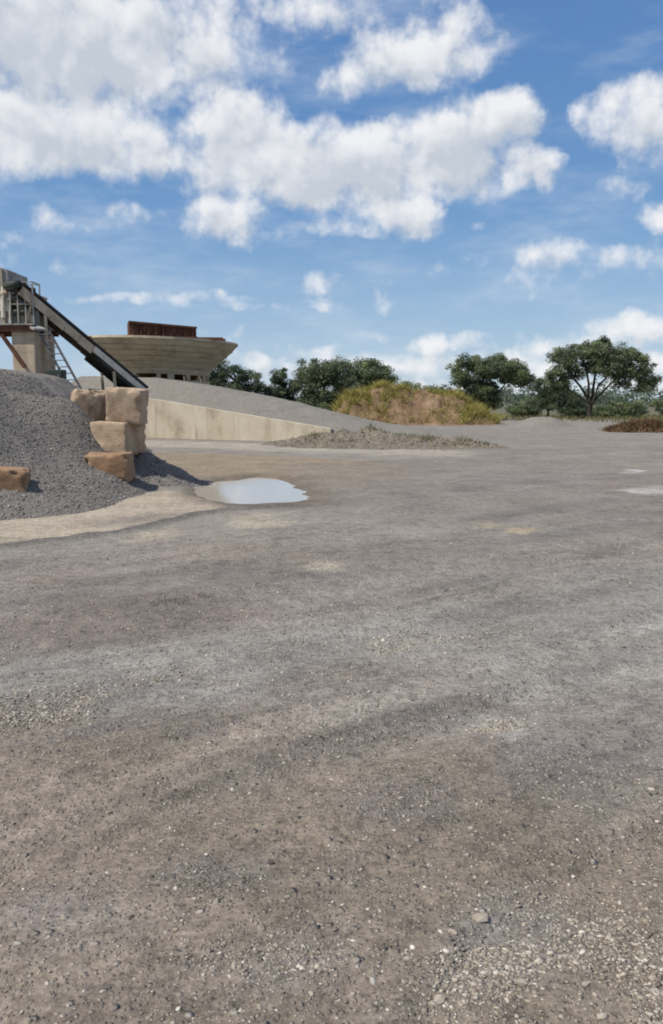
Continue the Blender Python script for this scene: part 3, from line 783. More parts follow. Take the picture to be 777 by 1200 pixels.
for sgn in (1, -1):
    mb = MB().bar(cp(0, sgn * Wd * 1.05, -.08), cp(.47, sgn * Wd * 1.05, -.08), .06, .27, upv); cpart(mb, 'side_beam', M_pale)
    for k in range(5):
        hp = .38 - .03 * (k % 2) if sgn > 0 else .22
        mb = MB().bar(cp(.475 + k * .10, sgn * Wd * 1.05, .03 - hp / 2), cp(.572 + k * .10, sgn * Wd * 1.05, .03 - hp / 2), .06, hp, upv); cpart(mb, 'side_plate', M_tan)
        mb = MB().bar(cp(.475 + k * .10, sgn * Wd * 1.12, -.18), cp(.475 + k * .10, sgn * Wd * 1.12, .02), .05, .06, ax); cpart(mb, 'plate_rib', M_tan)
    mb = MB().bar(cp(.0, sgn * Wd * 1.08, .15), cp(.98, sgn * Wd * 1.08, .13), .04, .11, upv); cpart(mb, 'skirt_board', M_belt)
    mb = MB().bar(cp(.04, sgn * Wd * 1.0, -.30), cp(.43, sgn * Wd * 1.0, -.30), .05, .15, upv); cpart(mb, 'black_strip', M_belt)  # plain black strip in the belt's colour along the lower half's underside
for s in np.linspace(.03, .97, 22):
    mb = MB().cyl(cp(s, -Wd * .98, .06), cp(s, Wd * .98, .06), .05, n=8); cpart(mb, 'roller', M_dark, smooth=True)
for s, nm in ((0.0, 'tail_drum'), (1.0, 'head_drum')):
    mb = MB().cyl(cp(s, -Wd, -.04), cp(s, Wd, -.04), .15, n=16); cpart(mb, nm, M_dark, smooth=True)
for s in (.30, .80):
    for sgn in (1, -1):
        p = cp(s, sgn * Wd * 1.05, -.3); q = Vector((p.x + .15 * (1 if s < .5 else .3), p.y, -.05))
        mb = MB().bar(q, p, .10, .10); cpart(mb, 'leg', M_tan)
        mb = MB().box((q.x, q.y, .0), (.3, .3, .06)); cpart(mb, 'foot_plate', M_tan)
    p = cp(s, Wd * 1.05, -.3); q = cp(s, -Wd * 1.05, -.3)
    mb = MB().bar(Vector((p.x, p.y, p.z * .5)), Vector((q.x, q.y, q.z * .5)), .06, .06); cpart(mb, 'cross_brace', M_tan)
p = cp(.90, -Wd * .2, .34); mb = MB().cyl(p - side * .2, p + side * .25, .11, n=14); mot = cpart(mb, 'motor', M_dark, smooth=True)
mb = MB().box(p - upv * .14, (.3, .4, .1)); cpart(mb, 'motor_mount', M_dark)

# ------------------------------------------------------------------ tower at the conveyor head
TY = 35.0
tx = at(26, 400, TY).x
tow = empty('plant_tower', (tx, TY, 0), 'dusty screening tower with railed platform at the left edge', 'tower')
tinv = Matrix.Translation(-Vector((tx, TY, 0)))
def tpart(mb, name, mat, parent=None, **kw):
    o = mb.build(name, mat, parent or tow, **kw)
    if parent is None: o.matrix_parent_inverse = tinv
    return o
zd = at(20, 388, TY).z                       # deck underside
for (x0, yy) in ((at(26, 400, TY).x, TY + .5), (at(26, 400, TY).x - .1, TY + 2.6), (at(-75, 400, TY).x, TY + .5), (at(-75, 400, TY).x, TY + 2.6)):
    mb = MB().box((x0, yy, (zd - .1) / 2), (.92, .8, zd + .1), bevel=.04); tpart(mb, 'column', M_tan)
xl, xr = at(-105, 388, TY).x, at(41, 388, TY).x
for yy in (TY, TY + 1.55, TY + 3.0):
    mb = MB().box(((xl + xr) / 2, yy, zd + .11), (xr - xl, .16, .22)); tpart(mb, 'deck_beam', M_rust)
for k in range(9):
    x0 = xl + (xr - xl) * (k + .5) / 9
    mb = MB().box((x0, TY + 1.5, zd + .26), ((xr - xl) / 9 - .02, 3.3, .06)); tpart(mb, 'deck_plank', M_steel)
a = at(2, 392, TY - .02); c = at(29, 430, TY - .02)
mb = MB().bar(a, c, .14, .14); tpart(mb, 'diagonal_brace', M_rust)
a2 = at(-70, 392, TY - .02); c2 = at(-40, 436, TY - .02)
mb = MB().bar(a2, c2, .14, .14); tpart(mb, 'diagonal_brace', M_rust)
# machinery on the deck
zk = zd + .29
mb = MB().box((at(22, 370, TY).x, TY + 1.5, zk + .32), (1.15, 1.6, .64), bevel=.03); box_ = tpart(mb, 'screen_housing', M_steel)
mb = MB()
cx0 = at(22, 360, TY).x
mb.hexa([(cx0 - .35, TY + .9, zk + .6), (cx0 + .35, TY + .9, zk + .6), (cx0 + .35, TY + 1.9, zk + .6), (cx0 - .35, TY + 1.9, zk + .6),
         (cx0 - .62, TY + .6, zk + 1.25), (cx0 + .5, TY + .6, zk + 1.25), (cx0 + .5, TY + 2.1, zk + 1.25), (cx0 - .62, TY + 2.1, zk + 1.25)])
tpart(mb, 'feed_chute', M_tan)
sxl, sxr = at(-70, 350, TY).x, at(7, 350, TY).x
zs = at(0, 310, TY).z
mb = MB(); mb.hexa([(sxl + .4, TY + .5, zk), (sxr - .1, TY + .5, zk), (sxr - .1, TY + 2.4, zk), (sxl + .4, TY + 2.4, zk), (sxl, TY + .3, zs + .55), (sxr, TY + .3, zs - .15), (sxr, TY + 2.6, zs - .15), (sxl, TY + 2.6, zs + .55)])
tpart(mb, 'storage_bin', M_steel)
for k in range(4):
    xk = sxl + .4 + (sxr - sxl - .5) * (k + .3) / 3.6
    mb = MB().bar((xk, TY + .47, zk + .05), (xk + .02, TY + .28, zs - .1 + (3 - k) * .12), .09, .09); tpart(mb, 'bin_rib', M_tan)
for (pa, pb, rr_, mt) in (((4, 372), (4, 336), .09, M_pale), ((17, 366), (30, 366), .12, M_dark), ((9, 352), (22, 346), .07, M_grey), ((30, 380), (38, 352), .06, M_tan), ((1, 345), (16, 338), .10, M_tan), ((12, 380), (12, 352), .05, M_pale)):
    mb = MB().cyl(at(*pa, TY + .35), at(*pb, TY + .35), rr_, n=10); tpart(mb, 'pipe', mt, smooth=False)
for (pc, sz, mt) in (((33, 374), (.42, .3, .36), M_tan), ((6, 358), (.36, .3, .5), M_pale), ((20, 344), (.4, .4, .28), M_tan), ((27, 354), (.26, .3, .3), M_grey)):
    mb = MB().box(at(*pc, TY + .55), sz, bevel=.02); tpart(mb, 'gearbox', mt)
# railing
zr0 = at(30, 356, TY).z; zr1 = at(30, 330, TY).z
rxs = [at(p, 340, TY).x for p in (10, 19, 28, 37)]
for yy in (TY + .1, TY + .95):
    for xk in rxs:
        mb = MB().bar((xk, yy, zk), (xk, yy, zr1), .05, .05); tpart(mb, 'rail_post', M_steel)
    for zz in (zr1, (zr0 + zr1) / 2, zr0):
        mb = MB().bar((rxs[0], yy, zz), (rxs[-1], yy, zz), .045, .045); tpart(mb, 'rail', M_steel)
for zz in (zr1, (zr0 + zr1) / 2, zr0):
    mb = MB().bar((rxs[-1], TY + .1, zz), (rxs[-1], TY + .95, zz), .045, .045); tpart(mb, 'rail', M_steel)
# ladder down from the deck
la, lb = at(45, 388, TY - .2), at(77, 446, TY - .2)
dl = lb - la; lb = la + dl * ((la.z - .0) / (la.z - lb.z))
lad = None
for off in (0, .62):
    ov = Vector((off * .8, -off * .35, 0))
    mb = MB().bar(la + ov, lb + ov, .05, .09); rl = tpart(mb, 'ladder_rail', M_grey)
    lad = lad or rl
for k in range(17):
    p = la.lerp(lb, (k + .5) / 17); ov = Vector((.496, -.217, 0))
    mb = MB().bar(p, p + ov, .10, .035); tpart(mb, 'ladder_tread', M_grey)
mb = MB().bar(Vector((xr - .1, TY + .2, zd + .2)), la + Vector((.1, -.1, .05)), .5, .08); tpart(mb, 'ladder_landing', M_steel)

# dark cabinet on posts
ca = at(52, 449, 34.0); cb = at(73, 433, 34.0)
cab = empty('control_cabinet', ((ca.x + cb.x) / 2, 34.3, 0), 'small dark control cabinet on posts below the tower ladder', 'cabinet')
bx = MB().box((0, 0, (ca.z + cb.z) / 2), (cb.x - ca.x, .5, cb.z - ca.z), bevel=.03).build('case', M_dark, cab)
MB().box((0, -.27, (ca.z + cb.z) / 2), ((cb.x - ca.x) * .86, .03, (cb.z - ca.z) * .84), bevel=.008).build('door', M_dark, bx)
MB().box((.2, -.30, (ca.z + cb.z) / 2), (.03, .03, .14)).build('handle', M_steel, bx)
for sx_ in (-.25, .25): MB().bar((sx_, 0, -.05), (sx_, 0, ca.z + .02), .07, .07).build('post', M_dark, cab)

# ------------------------------------------------------------------ loose stones
def icos(sub):
    bm = bmesh.new(); bmesh.ops.create_icosphere(bm, subdivisions=sub, radius=1)
    V = np.array([v.co[:] for v in bm.verts]); F = np.array([[v.index for v in f.verts] for f in bm.faces]); bm.free(); return V, F
ICO1 = icos(1)
STONE_C = [(.34, .295, .235), (.28, .24, .19), (.25, .212, .17), (.46, .41, .335), (.29, .24, .18), (.26, .228, .195), (.20, .165, .13), (.38, .33, .265), (.48, .44, .37)]
def scatter(name, x, y, z, s, cols, seed, mat, flat=.5, sink=.5):
    rg = np.random.default_rng(seed); n = len(x); bv, bf = ICO1
    nv = len(bv)
    dirs = bv[None] * (1 + rg.uniform(-.5, .4, (n, nv, 1)))
    sc = np.stack([rg.uniform(.75, 1.35, n), rg.uniform(.65, 1.1, n), flat * rg.uniform(.65, 1.2, n)], 1)
    P = dirs * sc[:, None, :] * s[:, None, None]
    a = rg.uniform(0, 2 * np.pi, n); ca_, sa_ = np.cos(a)[:, None], np.sin(a)[:, None]
    tlt = rg.normal(0, .3, (n, 1)); P[:, :, 2] += P[:, :, 0] * tlt
    Q = P.copy(); Q[:, :, 0] = P[:, :, 0] * ca_ - P[:, :, 1] * sa_; Q[:, :, 1] = P[:, :, 0] * sa_ + P[:, :, 1] * ca_
    Q += np.stack([x, y, z + s * flat * (1 - 2 * sink) * .8], 1)[:, None, :]
    F = (bf[None] + (np.arange(n) * nv)[:, None, None]).reshape(-1, 3)
    return fast_mesh(name, Q.reshape(-1, 3), F, np.repeat(cols, nv, 0) * STONE_K)

rg = np.random.default_rng(77)
xs_, ys2, ss, cs = [], [], [], []
def add(x, y, s, c): xs_.append(x); ys2.append(y); ss.append(s); cs.append(c)
# general litter, thinning with distance
n = 34000
yy = 1.75 * (10.0 / 1.75) ** (rg.uniform(0, 1, n) ** .9); xx = rg.uniform(-.60, .60, n) * (yy + .6)
keep = rg.uniform(0, 1, n) < .35 + .8 * sstep(fbm(xx / .6, yy / .6, 101, 3), -.1, .25)
xx, yy = xx[keep], yy[keep]; n = len(xx)
add(xx, yy, np.clip(rg.lognormal(math.log(.0034), .42, n), .0018, .0095) * (1 + yy * .08), pick(STONE_C, n, rg, .22))
# pale chips in patches and along the wheel tracks
def patch(cx, cy, rx, ry, n, s, bright):
    th = rg.uniform(0, 2 * np.pi, n); r = np.sqrt(rg.uniform(0, 1, n)) * rg.uniform(.5, 1.15, n)
    P = np.array([gp(cx + rx * a_, cy + ry * b_).xy[:] for a_, b_ in zip(r * np.cos(th), r * np.sin(th))])
    kp = rg.uniform(0, 1, n) < sstep(fbm(P[:, 0] / .35, P[:, 1] / .35, 111, 3), -.28, .12)
    P = P[kp]; n = len(P)
    add(P[:, 0], P[:, 1], np.clip(rg.lognormal(math.log(s * .55), .42, n), s * .22, s * 1.3), pick(STONE_C, n, rg, .16) * bright)
patch(640, 1130, 170, 95, 4600, .0085, 1.1); patch(560, 1110, 70, 60, 1000, .0095, 1.1); patch(720, 1180, 110, 60, 2000, .009, 1.1)
patch(590, 850, 45, 14, 700, .010, 1.1); patch(100, 1080, 110, 40, 1500, .007, 1.0); patch(300, 1150, 130, 60, 1700, .0075, 1.0)
patch(240, 1040, 90, 30, 600, .008, .75); patch(460, 930, 110, 45, 900, .008, .85); patch(700, 900, 130, 50, 1200, .008, .9)
def strip(pts, wid, n, s, bright):
    P = gpts(pts); P = np.array(P); seg = rg.integers(0, len(P) - 1, n); t = rg.uniform(0, 1, n)[:, None]
    Q = P[seg] * (1 - t) + P[seg + 1] * t + rg.normal(0, wid, (n, 2))
    kp = rg.uniform(0, 1, n) < sstep(fbm(Q[:, 0] / .5, Q[:, 1] / .5, 121, 3), -.25, .15); Q = Q[kp]; n = len(Q)
    add(Q[:, 0], Q[:, 1], np.clip(rg.lognormal(math.log(s * .62), .4, n), s * .3, s * 1.5), pick(STONE_C, n, rg, .16) * bright)
strip([(-80, 850), (0, 838), (90, 825), (180, 805), (280, 790), (380, 772), (480, 755), (600, 735)], .14, 5200, .010, 1.1)
strip([(0, 850), (60, 842), (150, 822)], .05, 300, .013, 1.0)
strip([(330, 780), (400, 760), (470, 745)], .12, 500, .013, 1.3)
strip([(300, 740), (500, 700), (700, 660)], .3, 1200, .011, .95)
x_ = np.concatenate(xs_); y_ = np.concatenate(ys2); s_ = np.concatenate(ss); c_ = np.concatenate(cs)
me = scatter('loose_gravel', x_, y_, ground_h(x_, y_), s_, c_, 5, M_stone)
obj('loose_gravel', me, M_stone, kind='stuff', label='loose pale and dark gravel chips strewn over the foreground yard', cat='gravel')

# single bigger stones of the foreground
def stone(px, py, wpx, label, col, seed, group='pale stones of the foreground'):
    p = gp(px, py); dist = (p - Vector((0, 0, EYE))).length; s = (.85 if col[0] > .2 else .6) * wpx / 1000 * dist / 2
    gz_ = float(ground_h(np.array([p.x]), np.array([p.y]))[0])
    rr = np.random.default_rng(seed); hb = bmesh.new()
    for k in range(22):
        q = rr.normal(0, 1, 3); q /= np.linalg.norm(q); q *= rr.uniform(.75, 1.1) * np.array([1.0, .7, .48]) * s
        hb.verts.new(q)
    r_ = bmesh.ops.convex_hull(hb, input=list(hb.verts))
    bmesh.ops.delete(hb, geom=[v for v in hb.verts if not v.link_faces], context='VERTS')
    bmesh.ops.bevel(hb, geom=list(hb.edges), offset=s * .05, segments=1, affect='EDGES')
    me = bpy.data.meshes.new('stone'); hb.to_mesh(me); hb.free()
    at_ = me.color_attributes.new('tint', 'FLOAT_COLOR', 'POINT'); cc_ = np.array(col) * np.array((.86, .79, .68)) + .02
    for d_v in at_.data: d_v.color = (*(cc_ * STONE_K), 1)
    o = obj('stone', me, M_stone, label=label, cat='stone', group=group)
    o.location = (p.x, p.y, gz_ + s * .15); o.rotation_euler = (rr.uniform(-.2, .2), rr.uniform(-.2, .2), rr.uniform(0, 6))
pale = (.47, .44, .40)
stone(515, 1175, 22, 'biggest pale stone near the bottom edge, right of centre', pale, 1)
stone(563, 1082, 24, 'long pale stone at the upper end of the gravel patch', (.40, .37, .34), 2)
stone(372, 1141, 10, 'lone whitish pebble on brown dirt, left of the gravel patch', (.62, .60, .56), 3)
stone(763, 932, 9, 'bright pebble on the dark gravel by the right edge', (.64, .62, .58), 4)
stone(632, 1130, 13, 'white chip in the middle of the gravel patch', (.60, .57, .53), 5)
stone(478, 1128, 10, 'pale pebble just left of the gravel patch', (.46, .44, .40), 6)
stone(706, 1198, 16, 'pale stone cut by the bottom edge near the right corner', pale, 7)
stone(530, 1098, 16, 'pale angular stone at the left rim of the gravel patch', (.44, .41, .38), 8)
stone(744, 1031, 8, 'small light pebble above the gravel patch near the right edge', (.55, .52, .47), 9)
stone(552, 976, 11, 'flat pale chip on brown dirt above the gravel patch', (.44, .41, .36), 10)
stone(106, 1023, 11, 'dark stone on bare brown dirt at lower left', (.07, .062, .055), 11)
stone(155, 1077, 11, 'dark stone on the purplish gravel at lower left', (.075, .065, .06), 12)
stone(318, 1013, 17, 'wide dark stone on the dark gravel left of centre', (.085, .075, .075), 13)
stone(248, 1118, 9, 'small dark stone near the bottom, left of the whitish pebble', (.07, .06, .055), 14)
stone(318, 1100, 8, 'pale pebble above and left of the whitish one', (.42, .40, .36), 15)
stone(612, 1156, 18, 'broad pale stone low in the gravel patch', (.42, .39, .36), 16)
stone(686, 1160, 13, 'pale stone in the right half of the gravel patch', (.45, .42, .385), 17)

# stones on the big pile and the spill
def on_heap(hf, x0, x1, y0, y1, n, s, seed, zmin=.0):
    rg = np.random.default_rng(seed); x = rg.uniform(x0, x1, n); y = rg.uniform(y0, y1, n); z = hf(x, y)
    ok = z > ground_h(x, y) + zmin; x, y, z = x[ok], y[ok], z[ok]; n = len(x)
    return x, y, z, np.clip(rg.lognormal(math.log(s), .4, n), s * .4, s * 2.6), pick([(.23, .207, .183), (.205, .184, .162), (.28, .252, .221), (.165, .148, .131), (.24, .21, .178), (.37, .337, .295)], n, rg, .15)
x, y, z, s, c = on_heap(pile_h, -8.5, -2.0, 9.2, 18.5, 42000, .0115, 8)
o = obj('pile_stones', scatter('pile_stones', x, y, z, s, c, 9, M_stone, .75), M_stone, pile, kind='stuff'); o.matrix_parent_inverse = Matrix.Translation(-Vector((PILE[0], PILE[1], 0)))
x, y, z, s, c = on_heap(spill_h, -5, -1.7, 15, 18.7, 2600, .015, 18)
sp = bpy.data.objects['gravel_spill']; obj('spill_stones', scatter('spill_stones', x, y, z, s, c, 19, M_stone, .75), M_stone, sp, kind='stuff')
x, y, z, s, c = on_heap(berm_h, -3, 6.3, 28, 34, 3600, .026, 28, .02)
sb = bpy.data.objects['soil_bank']; obj('bank_clods', scatter('bank_clods', x, y, z, s, c * np.array((1.0, .88, .72)), 29, M_stone, .75), M_stone, sb, kind='stuff')

# ------------------------------------------------------------------ trees and shrubs
def leaves(centres, radii, per, size, cols, seed, droop=.0):
    rg = np.random.default_rng(seed); nC = len(centres)
    k = np.repeat(np.arange(nC), per); n = len(k)
    off = rg.normal(0, 1, (n, 3)); off /= np.linalg.norm(off, axis=1)[:, None]; off *= (rg.uniform(0, 1, (n, 1)) ** .5)
    P = centres[k] + off * radii[k][:, None] * np.array([1.15, 1.15, .75])
    nn = rg.normal(0, .75, (n, 3)) + np.array([0, 0, .7]) + off * .5; nn /= np.linalg.norm(nn, axis=1)[:, None]
    u = rg.normal(0, 1, (n, 3)); u -= nn * (u * nn).sum(1)[:, None]; u /= np.linalg.norm(u, axis=1)[:, None]
    w = np.cross(nn, u)
    L = size * rg.uniform(.6, 1.5, n)[:, None]; Wd_ = L * .42
    V = np.stack([P - u * L, P + w * Wd_, P + u * L, P - w * Wd_], 1).reshape(-1, 3)
    F = np.arange(n * 4).reshape(-1, 4)
    clump = np.array(cols)[rg.integers(0, len(cols), nC)] * (1 + rg.normal(0, .22, (nC, 1)))
    c = np.clip(2.6 * (clump[k] * .8 + .2 * clump[k].mean(1, keepdims=True)) * (1 + rg.normal(0, .18, (n, 1))), .006, .6)
    return V, F, np.repeat(c, 4, 0)
GREEN = [(.058, .078, .030), (.045, .062, .028), (.075, .095, .036), (.040, .054, .030), (.085, .10, .045)]
DARK = [(.034, .050, .024), (.045, .062, .028), (.028, .040, .022), (.055, .07, .032)]
def tree(name, label, X0, Y0, lobes, trunkh, trunkr, forks, nclump, per, leaf, cols, seed, clr=.55, group='trees at the far side of the yard', cat='tree', shell=.35, zbase=0):
    """lobes: (dx, dy, z, rx, ry, rz) ellipsoids of foliage; limbs run from the fork to the clumps"""
    rg = np.random.default_rng(seed)
    t = empty(name, (X0, Y0, zbase - .05), label, cat, group)
    vol = np.array([l[3] * l[4] * l[5] for l in lobes]) ** .75; pr = vol / vol.sum()
    C = []
    while len(C) < nclump:
        l = lobes[rg.choice(len(lobes), p=pr)]
        d = rg.normal(0, 1, 3); d /= np.linalg.norm(d); r = (shell + (1 - shell) * rg.uniform(0, 1)) ** .6 * rg.uniform(.75, 1.08)
        p = np.array([l[0], l[1], l[2]]) + d * r * np.array(l[3:6])
        if p[2] > .25: C.append(p)
    C = np.array(C)
    paths = []; fork = np.array([0, 0, trunkh])
    wob = rg.normal(0, .08, (5, 3)); wob[0] = 0; wob[:, 2] = 0
    pts = np.linspace([0, 0, -.15], fork, 5) + wob * trunkr * 5; fork = pts[-1]
    paths.append((pts, np.linspace(trunkr * 1.25, trunkr * .85, 5)))
    limbs = []
    for (fx, fy, fz, r0) in forks:
        e = np.array([fx, fy, fz]); mid = fork + (e - fork) * .5 + np.array([rg.normal(0, .15), rg.normal(0, .15), .12 * np.linalg.norm(e - fork)])
        tt = np.linspace(0, 1, 6)[:, None]; cv = (1 - tt) ** 2 * fork + 2 * tt * (1 - tt) * mid + tt ** 2 * e
        cv[1:-1] += rg.normal(0, .05, (4, 3)); paths.append((cv, np.linspace(r0, r0 * .45, 6))); limbs.append((cv, r0))
    nodes = np.concatenate([c[2:] for c, _ in limbs]); nrad = np.concatenate([np.full(4, r * .45) for _, r in limbs])
    for i in rg.permutation(nclump)[:min(nclump, 70)]:
        j = np.argmin(np.linalg.norm(nodes - C[i] + np.array([0, 0, .3]), axis=1)); a = nodes[j]
        mid = (a + C[i]) / 2 + rg.normal(0, .18, 3); tt = np.linspace(0, 1, 4)[:, None]
        cv = (1 - tt) ** 2 * a + 2 * tt * (1 - tt) * mid + tt ** 2 * C[i]
        paths.append((cv, np.linspace(min(nrad[j], .05) + .012, .012, 4)))
    V, F = tubes(paths, 6); obj('trunk', fast_mesh('trunk', V, F, None, True), M_bark, t)
    rad = rg.uniform(.6, 1.3, nclump) * clr
    V, F, c = leaves(C, rad, per, leaf, cols, seed + 1)
    obj('crown', fast_mesh('crown', V, F, c), M_leaf, t)
    return t
def px_tree(px, Yt): return (px - 388.5) / 1000 * Yt

# big airy tree at right: about 7.3 m tall
Yt = 76.0; X0 = px_tree(689, Yt)
tree('mesquite_tree', 'tall airy tree with forked dark trunk, right of the other trees', X0, Yt,
     [(-2.0, 0, 5.3, 1.7, 1.7, 1.5), (.1, .2, 5.9, 1.9, 1.8, 1.3), (1.9, -.2, 5.3, 1.6, 1.6, 1.3), (3.9, 0, 4.8, 1.6, 1.5, 1.3), (5.0, .2, 3.6, 1.0, 1.0, 1.2), (-3.0, .4, 3.7, 1.2, 1.2, 1.4), (.4, 0, 4.6, 2.2, 1.6, 1.0), (2.9, .3, 4.1, 1.4, 1.2, .5), (-1.2, .3, 4.0, 1.0, .9, .5), (-2.6, .5, 3.0, .9, .8, .7), (4.6, 0, 2.9, .9, .9, .6), (2.7, .2, 3.2, 1.1, 1, .5), (-3.3, .1, 5.3, .6, .7, .7), (1.0, .3, 6.7, .8, .8, .5), (3.3, .1, 6.0, .8, .8, .5)],
     1.3, .2, [(-2.2, .2, 4.6, .14), (-.9, -.4, 5.2, .13), (.6, .3, 5.4, .14), (1.9, -.3, 4.8, .13), (3.6, .2, 4.4, .11), (-2.7, .5, 3.0, .08)], 430, 120, .085,
     [(.075, .092, .038), (.060, .075, .034), (.052, .064, .034), (.095, .115, .045), (.07, .08, .045)], 21, .46, shell=.12)
# round dense tree
Yt = 74.0; X0 = px_tree(570, Yt)
tree('dense_tree', 'round dense dark green tree behind the right end of the earth mound', X0, Yt,
     [(-1.6, 0, 4.1, 1.75, 1.7, 1.35), (.2, 0, 4.5, 1.8, 1.7, 1.1), (2.0, 0, 4.1, 1.5, 1.5, 1.2), (-1.8, -.2, 2.5, 1.2, 1.2, .9), (-.2, 0, 2.6, 1.3, 1.3, .8), (3.1, .2, 3.6, .8, .9, .7), (.2, .2, 1.5, 1.0, 1.0, .6)],
     1.0, .2, [(-1.5, 0, 3.5, .12), (.2, .2, 3.8, .13), (1.8, 0, 3.5, .11), (-1.6, -.4, 2.2, .08)], 260, 210, .08, GREEN, 31, .55)
# smaller trees filling the row
Yt = 80.0
tree('small_tree', 'small dark tree between the dense tree and the tall airy tree', px_tree(641, Yt), Yt,
     [(-.6, 0, 3.1, 1.5, 1.4, 1.0), (1.0, 0, 2.6, 1.5, 1.3, .9), (-.2, 0, 1.6, 2.0, 1.4, .8), (2.2, 0, 1.6, 1.4, 1.2, .7)], .7, .12, [(-.5, 0, 2.6, .08), (1, 0, 2.1, .07), (2.0, 0, 1.4, .05)], 110, 130, .075, DARK, 41, .5)
Yt = 62.0
tree('spreading_tree', 'bushy grey green tree left of the earth mound, wider of the pair', px_tree(383, Yt + 9), Yt + 9,
     [(-.6, 0, 4.0, 1.9, 1.8, 1.1), (1.0, 0, 4.1, 1.5, 1.6, 1.0), (-1.7, 0, 2.9, 1.4, 1.4, 1.2), (.5, 0, 2.6, 2.2, 1.6, 1.2), (1.8, 0, 2.4, 1.4, 1.4, 1.2), (-.4, 0, 1.6, 2.2, 1.5, .9)],
     .9, .18, [(-.8, 0, 3.2, .12), (.9, 0, 3.4, .12), (-1.6, 0, 2.5, .09), (1.6, 0, 2.2, .08)], 250, 190, .08, [(.062, .08, .036), (.05, .066, .033), (.075, .092, .045), (.044, .056, .03)], 51, .55)
tree('spreading_tree', 'bushy green tree just behind the left shoulder of the earth mound', px_tree(434, Yt + 10), Yt + 10,
     [(-.2, 0, 4.1, 1.6, 1.6, 1.0), (.9, 0, 3.6, 1.2, 1.4, 1.1), (-.2, 0, 2.6, 2.1, 1.5, 1.2), (1.3, 0, 2.3, 1.0, 1.2, 1.0)], .9, .16, [(-.4, 0, 3.3, .11), (.8, 0, 3.0, .1), (1.2, 0, 2.2, .07)], 190, 190, .08, GREEN, 61, .55)
Yt = 70.0
tree('dark_tree', 'dark green tree showing right of the hopper above the ramp', px_tree(272, Yt), Yt,
     [(-1.4, 0, 4.0, 1.1, 1.4, 1.3), (.2, 0, 3.7, 1.5, 1.4, 1.0), (1.7, 0, 3.2, 1.3, 1.3, .9), (-.6, 0, 2.4, 2.4, 1.6, 1.2), (1.8, 0, 2.0, 1.6, 1.3, 1.0), (-2.3, 0, 4.6, .5, .6, .7)], .8, .16, [(-1.4, 0, 3.4, .1), (.3, 0, 3.3, .1), (1.7, 0, 2.6, .09)], 170, 160, .075, DARK, 71, .5)
tree('dark_tree', 'narrow dark tree between the hopper side tree and the bushy pair', px_tree(328, Yt + 1), Yt + 1,
     [(0, 0, 3.5, .75, .9, 1.0), (.2, 0, 2.2, 1.2, 1.2, 1.1), (-.8, 0, 2.0, 1.0, 1.0, .9)], .8, .11, [(0, 0, 3.0, .07), (.4, 0, 2.1, .06), (-.7, 0, 1.8, .05)], 80, 150, .075, DARK, 81, .42)
tree('dark_tree', 'dark tree mostly hidden behind the hopper', px_tree(215, Yt + 2), Yt + 2,
     [(0, 0, 3.2, 1.8, 1.5, 1.2), (1.2, 0, 2.6, 1.5, 1.4, 1.1)], .9, .14, [(0, 0, 2.7, .09), (1.1, 0, 2.4, .07)], 70, 130, .08, DARK, 83, .55)
Yt = 82.0
for px_, h_, lab in ((478, 3.3, 'small crown peeping over the middle of the earth mound'), (505, 3.05, 'low crown over the right half of the earth mound')):
    tree('small_tree', lab, px_tree(px_, Yt), Yt, [(0, 0, h_ - .6, 1.2, 1.2, .8), (.3, 0, h_ - 1.6, 1.5, 1.3, .9)], .7, .09, [(.1, 0, h_ - .8, .06), (-.5, 0, h_ - 1.2, .05)], 50, 120, .08, GREEN, int(px_), .5)
# shrubs at the right edge
Yt = 84.0
for i, (px_, h_, w_, lab) in enumerate(((731, 1.9, 2.0, 'rounded low shrub right of the tall airy tree'), (704, 1.2, 1.3, 'small low shrub at the foot of the tall airy tree'),
                                        (783, 2.2, 2.3, 'shrub cut by the right edge of the picture'), (668, 1.5, 1.9, 'low dark shrub left of the tall airy tree trunk'), (612, 1.7, 1.7, 'low shrub under the right side of the dense tree'))):
    tree('shrub', lab, px_tree(px_, Yt), Yt, [(0, 0, h_ * .5, w_, w_ * .8, h_ * .5), (w_ * .35, 0, h_ * .42, w_ * .8, w_ * .7, h_ * .42)], .25, .06, [(.3, 0, h_ * .5, .04), (-.4, 0, h_ * .5, .04)], 70, 120, .075, GREEN if i != 3 else DARK, 91 + i, .42, 'shrubs along the far edge', 'shrub')

# far scrub on the horizon
rg = np.random.default_rng(301); C = []; Rr = []
for k in range(620):
    yy = rg.uniform(190, 420); xx = rg.uniform(-.62, .62) * yy; hh = rg.uniform(2.2, 5.0) * (1 + .6 * math.sin(xx * .03))
    for q in range(3): C.append((xx + rg.normal(0, 1.8), yy, max(.6, hh * rg.uniform(.25, .8)))); Rr.append(rg.uniform(1.2, 2.4))
V, F, c = leaves(np.array(C), np.array(Rr), 34, .42, [(.05, .066, .04), (.06, .074, .045), (.042, .056, .036)], 302)
obj('far_scrub', fast_mesh('far_scrub', V, F, c), M_leaf, kind='stuff', label='distant line of scrub trees along the horizon', cat='woodland')

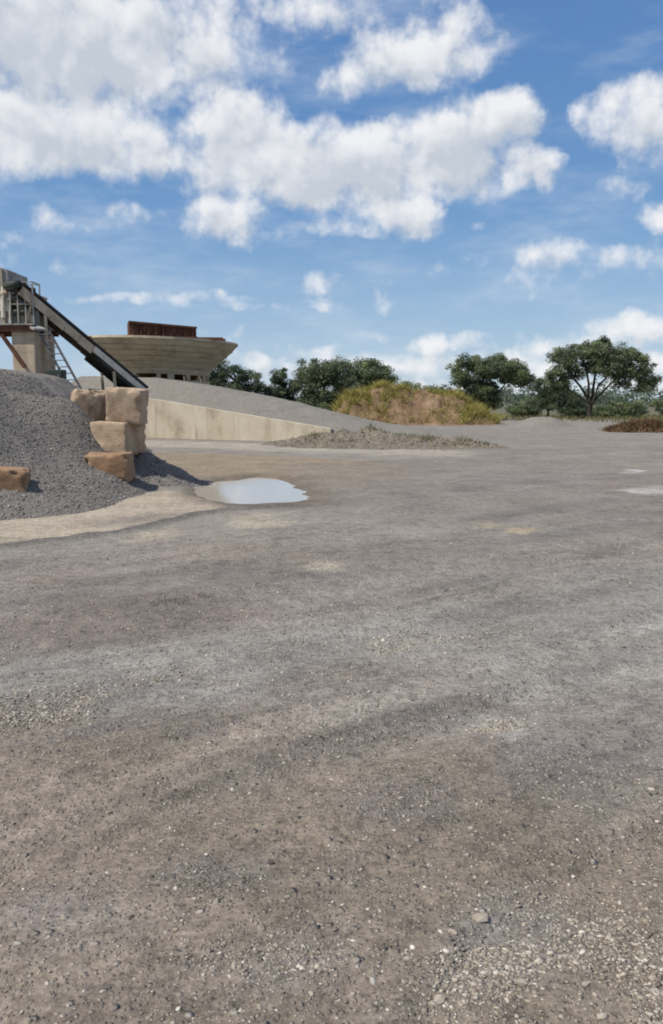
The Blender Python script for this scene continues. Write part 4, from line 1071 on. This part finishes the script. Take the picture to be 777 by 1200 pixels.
# dry brush heap at right
BP = gp(757, 506.5)
br = empty('brush_heap', (BP.x, BP.y, 0), 'low heap of dry rust brown brush at the right edge', 'brush heap')
rg = np.random.default_rng(401)
def brush_h(x, y): return .56 * np.maximum(0, 1 - (np.abs(x) / 1.9) ** 2.4) * np.exp(-(y / .9) ** 2)
paths = []
for k in range(900):
    x = rg.uniform(-1.85, 1.85); y = rg.normal(0, .5); z = rg.uniform(.0, 1) * brush_h(x, y)
    a = rg.uniform(0, 6.28); l = rg.uniform(.25, .7); e = rg.normal(0, .22)
    d = np.array([math.cos(a), math.sin(a) * .8, e]) * l
    p0 = np.array([x, y, max(z, .02)]) - d / 2; p0[2] = max(p0[2], 0.0)
    paths.append((np.array([p0, p0 + d * .5 + rg.normal(0, .04, 3), p0 + d]), [.016, .012, .006]))
V, F = tubes(paths, 4); me = fast_mesh('twigs', V, F, pick([(.15, .085, .045), (.20, .125, .07), (.10, .058, .035), (.24, .165, .10)], len(V), rg, .1))
obj('twigs', me, M_dry, br, kind='stuff')
n = 9000; x = rg.uniform(-1.9, 1.9, n); y = rg.normal(0, .55, n); z = brush_h(x, y) * rg.uniform(.1, 1, n)
gc = pick([(.15, .088, .045), (.21, .14, .075), (.11, .066, .038)], n, rg); gr = (x > .55) & (rg.uniform(0, 1, n) < .55); gc[gr] = pick([(.10, .11, .04), (.16, .16, .06)], gr.sum(), rg)
V, F, Cc = blades(x, y, z, rg.uniform(.1, .32, n), rg.uniform(.02, .05, n), gc, .8, 402)
obj('dead_leaves', fast_mesh('dead_leaves', V, F, Cc), M_dry, br, kind='stuff')

# weeds on the soil bank, the ramp edge and the far ground
rg = np.random.default_rng(501)
n = 9000; x = rg.uniform(-2.6, 6, n); y = rg.uniform(28.6, 34.5, n); z = berm_h(x, y)
kp = (z > .06) & (fbm(x / .7, y / .7, 131, 3) > .2); x, y, z = x[kp], y[kp], z[kp]; n = len(x)
V, F, Cc = blades(x, y, z - .02, rg.uniform(.05, .22, n), rg.uniform(.012, .03, n), pick([(.12, .115, .05), (.17, .15, .08), (.08, .085, .035)], n, rg), .6, 502)
obj('bank_weeds', fast_mesh('bank_weeds', V, F, Cc), M_dry, kind='stuff', label='sparse dull weeds growing on the lumpy soil bank', cat='weeds')
n = 16000; x = rg.uniform(0, 42, n); y = rg.uniform(56, 92, n)
kp = (fbm(x / 5, y / 5, 141, 3) > -.05 - .25 * (y > 70)) & (y > 66 + 6 * fbm(x / 6, y * 0, 142, 2)); x, y = x[kp], y[kp]; n = len(x)
V, F, Cc = blades(x, y, ground_h(x, y) - .03, rg.uniform(.12, .45, n), rg.uniform(.03, .07, n), pick([(.16, .155, .06), (.22, .19, .09), (.10, .11, .045)], n, rg), .5, 503)
obj('far_grass', fast_mesh('far_grass', V, F, Cc), M_dry, kind='stuff', label='thin yellowish grass on the ground below the far trees', cat='grass')
